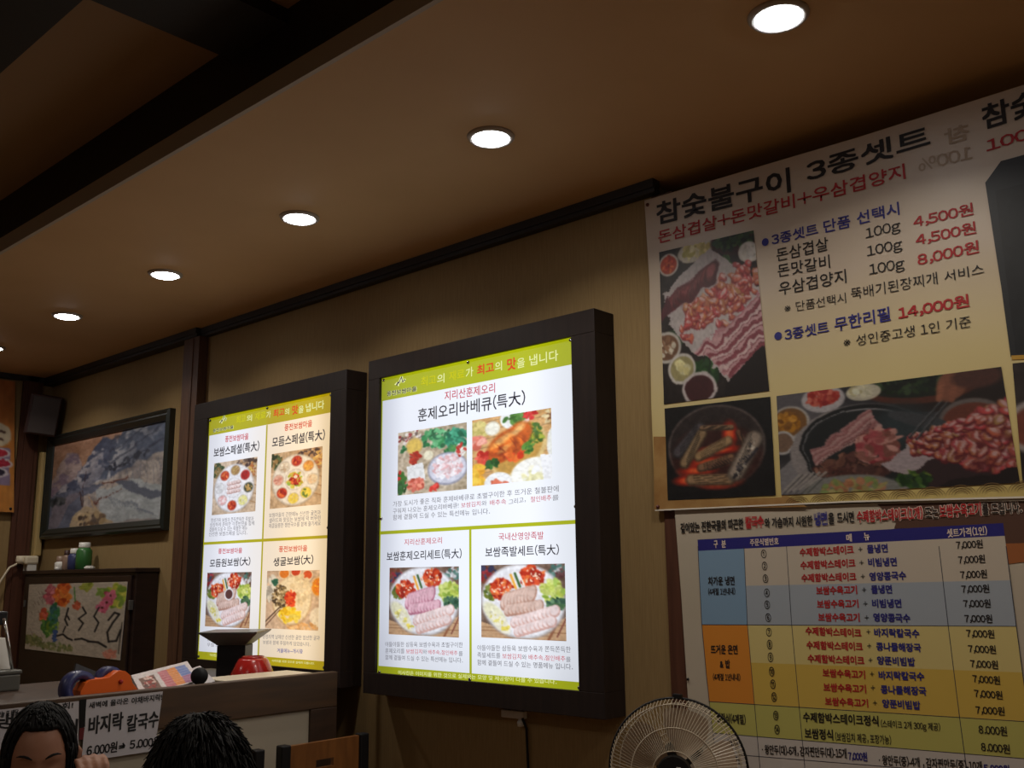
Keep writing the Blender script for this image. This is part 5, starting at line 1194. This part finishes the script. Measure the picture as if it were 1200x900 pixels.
# ================================================================ CHAIRS
def make_chair():
    t = empty('dining_chair', (0, 0, 0)); w2 = .155
    for s in (-1, 1):
        bm = bmesh.new(); add_box(bm, (-.20, s * w2 - .017, 0), (-.165, s * w2 + .017, .99), .004); bm_obj('back_post', bm, BLACK, t)
        bm = bmesh.new(); add_box(bm, (.18, s * w2 - .015, 0), (.21, s * w2 + .015, .43), .004); bm_obj('leg', bm, BLACK, t)
    bm = bmesh.new()
    for a, b in [((-.192, -w2 + .018, .93), (-.176, w2 - .018, .985)), ((-.192, -w2 + .018, .74), (-.176, w2 - .018, .905)), ((-.192, -w2 + .018, .905), (-.176, -.035, .93)), ((-.192, .035, .905), (-.176, w2 - .018, .93))]: add_box(bm, a, b)
    bm_obj('back_panel', bm, CHAIRW, t)
    box('seat', (-.20, -.19, .43), (.22, .19, .465), CHAIRW, t, .008)
    box('stretcher', (-.18, -w2 + .018, .22), (-.168, w2 - .018, .25), BLACK, t)
    return t
ch = make_chair()
def dup(root, loc, rz):
    r = root.copy(); COL.objects.link(r); r.location = loc; r.rotation_euler = (0, 0, rz)
    for c in list(root.children):
        k = c.copy(); COL.objects.link(k); k.parent = r
    return r
ch.location = (-2.50, 2.03, 0)
tag(ch, 'wooden back chair with black posts, right of the back of the head', 'chair', 'dining chairs at the partition')
c2 = dup(ch, (-2.50, 1.625, 0), 0); tag(c2, 'wooden back chair with black posts, mostly hidden by the dark-haired head', 'chair', 'dining chairs at the partition')
c3 = dup(ch, (-2.50, 1.10, 0), 0); tag(c3, 'chair the left, face-down person sits on', 'chair', 'dining chairs at the partition')
c4 = dup(ch, (-1.63, .93, 0), math.pi); tag(c4, 'chair under the person seen from behind', 'chair', 'dining chairs at the partition')
PRE = None

# ================================================================ FAN
FC_ = Vector((-1.405, 2.13, 1.030)); 
fdir = (Vector((0, 0, 1.5)) - FC_); fdir.z = 0.10; fdir.normalize()
fdir = (Matrix.Rotation(math.radians(-7), 3, 'Z') @ fdir).normalized()
t = empty('pedestal_fan', (FC_.x, FC_.y, 0)); tag(t, 'round standing fan with white wire guard and black ring, in front of the price list', 'fan')
fx = Vector((0, 0, 1)).cross(fdir).normalized(); fz = fdir.cross(fx)
def fp(r, a, d): return FC_ + fx * (r * math.cos(a)) + fz * (r * math.sin(a)) + fdir * d
RF = .168
bm = bmesh.new(); add_tube(bm, [fp(RF, 2 * math.pi * k / 64, 0) for k in range(65)], .0032, 6, False); bm_obj('outer_ring', bm, BLACK, t, True)
bm = bmesh.new()
NW = 110
for k in range(NW):
    a = 2 * math.pi * k / NW
    pts = [fp(r, a + sw, d) for r, sw, d in [(RF - .002, 0, .004), (RF * .93, .02, .040), (RF * .62, .07, .062), (.050, .14, .070)]]
    add_tube(bm, pts, .0009, 3, False)
for r, d in ((RF * .93, .040), (RF * .62, .063), (.052, .071)): add_tube(bm, [fp(r, 2 * math.pi * k / 56, d) for k in range(57)], .0013, 4, False)
o = bm_obj('front_guard', bm, WHITEFAN, t); o['kind'] = 'stuff'
bm = bmesh.new()
for k in range(80):
    a = 2 * math.pi * k / 80
    add_tube(bm, [fp(r, a, d) for r, d in [(RF - .002, -.004), (RF * .9, -.050), (.06, -.066)]], .0009, 3, False)
for r, d in ((RF * .9, -.050), (RF * .5, -.06)): add_tube(bm, [fp(r, 2 * math.pi * k / 56, d) for k in range(57)], .0013, 4, False)
o = bm_obj('rear_guard', bm, WHITEFAN, t); o['kind'] = 'stuff'
def disc(name, r0, d0, r1, d1, m, n=32):
    bm = bmesh.new(); a = [bm.verts.new(fp(r0, 2 * math.pi * k / n, d0)) for k in range(n)]; b = [bm.verts.new(fp(r1, 2 * math.pi * k / n, d1)) for k in range(n)]
    for k in range(n): bm.faces.new((a[k], a[(k + 1) % n], b[(k + 1) % n], b[k]))
    bm.faces.new(b); bm.faces.new(a[::-1]); return bm_obj(name, bm, m, t)
disc('hub_cap', .043, .062, .040, .076, BLACK); disc('emblem', .0, 0, .0, 0, BLACK) if False else None
bm = bmesh.new(); add_tube(bm, [fp(.010, 2 * math.pi * k / 20, .0775) + fx * (.012) + fz * .006 for k in range(21)], .0012, 4, False); bm_obj('emblem', bm, WHITEP, t)
disc('motor_housing', .055, -.16, .062, -.068, BLACK)
for k in range(5):
    bm = bmesh.new(); a0 = 2 * math.pi * k / 5; g = []
    for i in range(7):
        r = .03 + (RF * .86 - .03) * i / 6; wdt = .35 + .55 * math.sin(math.pi * min(1, i / 6 * .72 + .12))
        g.append([bm.verts.new(fp(r, a0 + (j / 5 - .5) * wdt * 1.25 + .12 * i / 6, .018 - .030 * (j / 5))) for j in range(6)])
    for i in range(6):
        for j in range(5): bm.faces.new((g[i][j], g[i][j + 1], g[i + 1][j + 1], g[i + 1][j]))
    bm_obj('blade', bm, BLADE, t, True)
q = fp(RF + .004, math.radians(88), .0); box('clip', (q.x - .012, q.y - .006, q.z - .006), (q.x + .012, q.y + .006, q.z + .006), BLACK, t, .002)
nb = FC_ - fdir * .12
tube('pole', [(nb.x, nb.y, .03), (nb.x, nb.y, nb.z - .02)], .014, WHITEP, t, 12); lathe('base', [(0, 0), (.17, 0), (.18, .01), (.16, .025), (.03, .045), (0, .05)], WHITEP, t, 32, (nb.x, nb.y, 0))
place_children(t)

# ================================================================ PEOPLE
def skin_limbs(verts, edges, radii, root):
    me = bpy.data.meshes.new('sk'); me.from_pydata(verts, edges, []); o = bpy.data.objects.new('sk', me); COL.objects.link(o)
    md = o.modifiers.new('s', 'SKIN'); sv = me.skin_vertices[0].data
    for i, r in enumerate(radii): sv[i].radius = (r, r) if not isinstance(r, tuple) else r
    sv[root].use_root = True
    ss = o.modifiers.new('u', 'SUBSURF'); ss.levels = 2
    bpy.context.view_layer.update()
    m2 = bpy.data.meshes.new_from_object(o.evaluated_get(bpy.context.evaluated_depsgraph_get()))
    bpy.data.objects.remove(o); return m2
def head_mesh(bm, C, fwd, up, s=1.0):
    """head with brow, eye sockets, closed lids, nose, lips, ears; C = centre of the skull"""
    rt = fwd.cross(up).normalized(); n, k = 64, 56; rings = []
    for i in range(k + 1):
        th = math.pi * i / k; row = []
        for j in range(n):
            ph = 2 * math.pi * j / n
            x = math.sin(th) * math.sin(ph); y_ = math.sin(th) * math.cos(ph); z = math.cos(th)
            X = x * .076; Y = y_ * .094; Z = z * .118
            if z < 0: X *= 1 - .30 * z * z; Y *= 1 - .12 * z * z
            if y_ > 0:
                ax, az = X, Z
                Y += .016 * math.exp(-((ax / .011) ** 2) - (((az + .030) / .024) ** 2)) + .006 * math.exp(-((ax / .018) ** 2) - (((az + .045) / .010) ** 2))   # nose
                for sx in (-1, 1):
                    Y -= .009 * math.exp(-(((ax - sx * .031) / .017) ** 2) - (((az + .004) / .012) ** 2))    # socket
                    Y += .007 * math.exp(-(((ax - sx * .031) / .013) ** 2) - (((az + .008) / .008) ** 2))    # closed lid
                    Y += .003 * math.exp(-(((ax - sx * .028) / .020) ** 2) - (((az - .016) / .008) ** 2))    # brow
                    Y += .003 * math.exp(-(((ax - sx * .038) / .018) ** 2) - (((az + .035) / .020) ** 2))    # cheek
                Y += .006 * math.exp(-((ax / .024) ** 2) - (((az + .068) / .006) ** 2)) + .005 * math.exp(-((ax / .020) ** 2) - (((az + .080) / .006) ** 2))
                Y += .006 * math.exp(-((ax / .020) ** 2) - (((az + .104) / .014) ** 2))
            row.append(bm.verts.new(C + (rt * X + fwd * Y + up * Z) * s))
        rings.append(row)
    for a, b in zip(rings, rings[1:]):
        for j in range(n):
            bm.faces.new((a[j], a[(j + 1) % n], b[(j + 1) % n], b[j]))
    for sx in (-1, 1):
        e = C + (rt * (sx * .076) - up * .012) * s
        add_tube(bm, [e + up * .028 - fwd * .004 + rt * sx * .004, e + up * .012 + rt * sx * .012 - fwd * .010, e - up * .012 + rt * sx * .009 - fwd * .006, e - up * .030], [.006, .011, .010, .005], 8)
def hand_mesh(verts, edges, radii, wrist, d, pn, side, curl=.5, s=1.0):
    """append palm and five fingers; d = pointing direction, pn = palm normal, side = thumb direction"""
    base = len(verts); d = d.normalized(); pn = pn.normalized(); sd = side.normalized()
    palm = len(verts); verts.append(wrist + d * .045 * s); radii.append((.034 * s, .016 * s)); return palm
def person(name, label, hip, chest, neck, head, hf, hu, shoulders, elbows, wrists, knees, feet, shirt, hands, build=1.0):
    t = empty(name, (hip.x, hip.y, 0)); tag(t, label, 'person')
    V = [hip, hip * .5 + chest * .5, chest, neck - Vector((0, 0, .035)), neck + (head - neck) * .35]
    E = [(0, 1), (1, 2), (2, 3), (3, 4)]; Rr = [.140, .125, .145, .062, .052]
    for s in (0, 1):
        b = len(V); V += [shoulders[s], (shoulders[s] + elbows[s]) / 2, elbows[s], (elbows[s] * .4 + wrists[s] * .6), wrists[s]]
        E += [(2, b), (b, b + 1), (b + 1, b + 2), (b + 2, b + 3), (b + 3, b + 4)]; Rr += [.062, .050, .043, .035, .026]
        b = len(V); sg = 1 if s else -1
        hj = hip + (shoulders[s] - shoulders[1 - s]).normalized() * .085; V += [hj, (hj + knees[s]) / 2, knees[s], knees[s] * .45 + feet[s] * .55, feet[s] + Vector((0, 0, .07))]
        E += [(0, b), (b, b + 1), (b + 1, b + 2), (b + 2, b + 3), (b + 3, b + 4)]; Rr += [.100, .082, .062, .050, .040]
        fwd_ = Vector((hf.x, hf.y, 0)).normalized(); V.append(feet[s] + fwd_ * .13 + Vector((0, 0, .035))); E.append((b + 4, b + 5)); Rr.append(.034)
    Rr = [r * build for r in Rr]
    m1 = skin_limbs([tuple(v) for v in V], E, Rr, 0)
    bm = bmesh.new(); bm.from_mesh(m1)
    for s, (d, pn, sd, curl) in enumerate(hands):       # palm block and separate fingers, each its own skinned chain rooted in the palm
        w_ = wrists[s]; d = d.normalized(); pn = pn.normalized(); sd = d.cross(pn).normalized() * sd
        HV = [w_, w_ + d * .035, w_ + d * .075]; HE = [(0, 1), (1, 2)]; HR = [(.024, .020), (.032, .016), (.034, .014)]
        mh = skin_limbs([tuple(v) for v in HV], HE, HR, 0); bm.from_mesh(mh)
        for k in range(4):
            L = [.070, .080, .074, .058][k]; o_ = (1.5 - k) * .0185; r0 = w_ + d * .070 + sd * o_; c = curl
            pts = [r0, r0 + d * .02]; dirv = d.copy()
            for q in range(3):
                dirv = (dirv * math.cos(c) + pn * math.sin(c)).normalized(); pts.append(pts[-1] + dirv * L * [.42, .33, .25][q])
            mf = skin_limbs([tuple(p) for p in pts], [(i, i + 1) for i in range(4)], [.0090, .0092, .0086, .0078, .0066], 0); bm.from_mesh(mf)
        r0 = w_ + d * .025 + sd * .020; pts = [r0, r0 + d * .022 + sd * .024, r0 + d * .050 + sd * .032 + pn * .010, r0 + d * .075 + sd * .026 + pn * .022]
        mf = skin_limbs([tuple(p) for p in pts], [(0, 1), (1, 2), (2, 3)], [.014, .012, .010, .008], 0); bm.from_mesh(mf)
    head_mesh(bm, head, hf, hu)
    me = bpy.data.meshes.new('body'); bm.to_mesh(me); bm.free()
    o = bpy.data.objects.new('body', me); COL.objects.link(o)
    rm = o.modifiers.new('r', 'REMESH'); rm.mode = 'VOXEL'; rm.voxel_size = .0052; rm.use_smooth_shade = True
    sm = o.modifiers.new('s', 'SMOOTH'); sm.factor = .5; sm.iterations = 2
    bpy.context.view_layer.update()
    m2 = bpy.data.meshes.new_from_object(o.evaluated_get(bpy.context.evaluated_depsgraph_get())); bpy.data.objects.remove(o)
    m2.materials.clear()
    for m in (SKIN, shirt, PANTS): m2.materials.append(m)
    n = len(m2.polygons); c = np.empty(n * 3); m2.polygons.foreach_get('center', c); c = c.reshape(-1, 3)
    idx = np.ones(n, int); nk = np.array(neck)
    idx[(c[:, 2] > neck.z - .005) & (np.linalg.norm(c - np.array(head), axis=1) < .19)] = 0
    for s in (0, 1):
        e, w_ = np.array(elbows[s]), np.array(wrists[s]); ax = (w_ - e) / np.linalg.norm(w_ - e)
        idx[(((c - w_) @ ax) > -.012) & (np.linalg.norm(c - w_, axis=1) < .19) & (c[:, 2] > w_[2] - .05)] = 0
        k_, h_ = np.array(knees[s]), np.array(hip)
    idx[(c[:, 2] < hip.z + .06)] = 2
    m2.polygons.foreach_set('material_index', idx.astype('i')); m2.polygons.foreach_set('use_smooth', [True] * n)
    m2.name = 'body'; link(bpy.data.objects.new('body', m2), t)
    return t
def hair_shell(t, C, fwd, up, face_top, face_half, drop_side, drop_back, vol, seed, name='hair', ragged=.010, part=.0, tufts=260, lift=.004):
    """hair grown from the crown down: covers all but the face opening"""
    rt = fwd.cross(up).normalized(); rng = np.random.RandomState(seed); n, k = 160, 46
    ph0 = rng.rand(12) * 6.28; bm = bmesh.new(); rings = []
    for i in range(k + 1):
        f = i / k; row = []
        for j in range(n):
            ph = 2 * math.pi * j / n - math.pi           # 0 = front
            a = abs(ph)
            g = 1 / (1 + math.exp((a - face_half) / .09))   # 1 in front of the face
            end = (math.pi * .5 + 1.05) * (1 - g) + face_top * g
            drop = (drop_side + (drop_back - drop_side) * max(0, (a - 1.2) / 1.94)) * (1 - g)
            tot = max(.9, end + drop / .10); s_ = f * tot
            th = min(s_, end if g > .5 else math.pi * .52); extra = max(0, s_ - th) * .10 if s_ > th else 0
            x = math.sin(th) * math.sin(ph); y_ = math.sin(th) * math.cos(ph); z = math.cos(th)
            st = 0
            for q in range(4): st += math.sin(ph * (9 + q * 13) + ph0[q] + math.sin(th * 2 + ph0[q + 4]) * (.6 + part)) / (q + 1.5)
            R = 1 + vol / .09 + ragged * st / .09 * (.3 + .7 * f)
            X, Y, Z = x * .077 * R, y_ * .094 * R, z * .118 * (1 + vol / .118 + ragged * .3 * st)
            if extra:
                Z -= extra; X *= 1 - .12 * min(1, extra / .15) ; Y *= 1 - .10 * min(1, extra / .15)
            row.append(bm.verts.new(C + rt * X + fwd * Y + up * Z))
        rings.append(row)
    for a, b in zip(rings, rings[1:]):
        for j in range(n): bm.faces.new((a[j], a[(j + 1) % n], b[(j + 1) % n], b[j]))
    pts = [v.co.copy() for v in bm.verts]; cen = C.copy(); b2 = bmesh.new()
    for _ in range(tufts):
        i = int(3 + rng.rand() * (k - 12)); j = rng.randint(n); L = 5 + rng.randint(5); off = rng.randn() * .6
        path = []
        for q in range(4):
            ii = min(k, i + int(L * q / 3)); p = pts[ii * n + int(j + off * q) % n]; path.append(p + (p - cen).normalized() * (.0015 + lift * (q / 3) ** 2 * (.3 + rng.rand())))
        add_tube(b2, path, [.0018, .0026, .0018, .0004], 4)
    o2 = bm_obj('hair_tufts', b2, HAIR, t, True); o2['kind'] = 'stuff'
    o = bm_obj(name, bm, HAIR, t, True); so = o.modifiers.new('thick', 'SOLIDIFY'); so.thickness = .010; so.offset = -1
    return o
# left person, facing the camera side, head bowed
camxy = Vector((0, 0, 0))
H1 = Vector((-2.535, 1.066, 1.086))
f1 = (Vector((0, 0, 1.15)) - H1); f1.z = 0; f1.normalize(); f1 = (f1 + Vector((0, 0, -.16))).normalized(); r1 = f1.cross(Vector((0, 0, 1))).normalized(); u1 = r1.cross(f1).normalized()
fl = Vector((f1.x, f1.y, 0)).normalized(); sd1 = Vector((-fl.y, fl.x, 0))
neck1 = H1 + Vector((0, 0, -.145)) - fl * .045; hip1 = Vector((-2.54, 1.10, .575)); chest1 = Vector((-2.57, 1.09, .80))
hd = Vector((-2.32, 1.105, 1.055))
sh = [chest1 + sd1 * .165 + Vector((0, 0, .055)), chest1 - sd1 * .165 + Vector((0, 0, .055))]
el = [sh[0] + Vector((.06, 0, -.23)) + sd1 * .04, sh[1] + Vector((.10, .02, -.22)) - sd1 * .03]
# which shoulder is on the picture's right (+Y side)
R_ = 0 if sh[0].y > sh[1].y else 1; L_ = 1 - R_
el[R_] = sh[R_] + Vector((.12, .02, -.18)); wr = [None, None]; wr[R_] = Vector((-2.335, 1.128, .980)); wr[L_] = el[L_] + Vector((.22, .02, .02))
kn = [hip1 + fl * .40 + sd1 * .10, hip1 + fl * .40 - sd1 * .10]; ft = [Vector((k_.x + .02, k_.y, 0)) for k_ in kn]
hands = [None, None]; hands[R_] = (Vector((-.25, -.10, 1)), Vector((-.9, .3, -.2)), 1, .85); hands[L_] = (Vector((1, 0, .0)), Vector((0, 0, -1)), 1, .35)
p1 = person('person', 'person with long black hair, face bowed towards the table, hand raised, at lower left', hip1, chest1, neck1, H1, f1, u1, sh, el, wr, kn, ft, SHIRT, hands, .82)
hair_shell(p1, H1, f1, u1, .82, .98, .16, .20, .007, 3, ragged=.002, part=.8, tufts=500, lift=.0005)
for s in (-1, 1):
    def onface(x, z, d): 
        return H1 + r1 * x + u1 * z + f1 * d
    bm = bmesh.new(); add_tube(bm, [onface(s * (.014 + .034 * q), .020 + .008 * math.sin(q * 2.6), .0985 - .012 * q * q - .004 * q + .001) for q in [0, .25, .5, .75, 1]], [.0012, .0028, .0030, .0026, .001], 6)
    bm_obj('eyebrow', bm, HAIR, p1)
    bm = bmesh.new(); add_tube(bm, [onface(s * (.019 + .027 * q), -.014 - .004 * math.sin(q * 3.1), .0950 - .010 * q * q) for q in [0, .25, .5, .75, 1]], [.0008, .0015, .0017, .0015, .0008], 6)
    bm_obj('eyelashes', bm, HAIR, p1)
place_children(p1)
# right person, seen from behind
H2 = Vector((-1.590, .944, 1.140))
f2 = Vector((-1, .25, -.25)).normalized(); r2 = f2.cross(Vector((0, 0, 1))).normalized(); u2 = r2.cross(f2).normalized()
fl = Vector((f2.x, f2.y, 0)).normalized(); sd2 = Vector((-fl.y, fl.x, 0))
neck2 = H2 + Vector((0, 0, -.15)) - fl * .035; hip2 = Vector((-1.60, .92, .60)); chest2 = Vector((-1.555, .92, .84))
sh = [chest2 + sd2 * .20 + Vector((0, 0, .07)), chest2 - sd2 * .20 + Vector((0, 0, .07))]
el = [sh[0] + fl * .10 + Vector((0, 0, -.27)), sh[1] + fl * .10 + Vector((0, 0, -.27))]; wr = [e + fl * .22 + Vector((0, 0, .04)) for e in el]
kn = [hip2 + fl * .42 + sd2 * .12, hip2 + fl * .42 - sd2 * .12]; kn = [Vector((k_.x, k_.y, .52)) for k_ in kn]; ft = [Vector((k_.x, k_.y, 0)) for k_ in kn]
p2 = person('person', 'person with short black hair seen from behind, at the bottom left of centre', hip2, chest2, neck2, H2, f2, u2, sh, el, wr, kn, ft, SHIRT2, [(fl, Vector((0, 0, -1)), 1, .4), (fl, Vector((0, 0, -1)), 1, .4)], .95)
hair_shell(p2, H2, f2, u2, 1.05, .80, -.06, -.02, .012, 9, ragged=.007, part=.6, tufts=1500, lift=.009)
place_children(p2)

flush_letters()
for t in list(bpy.data.objects):
    if t.name.startswith('lettering'): pass
for t in (T_BAN,): pass
for nm in ('menu_banner', 'price_list_poster', 'menu_lightbox', 'menu_lightbox.001', 'handwritten_notice', 'handwritten_notice.001'):
    t = bpy.data.objects.get(nm)
    if t: place_children(t)
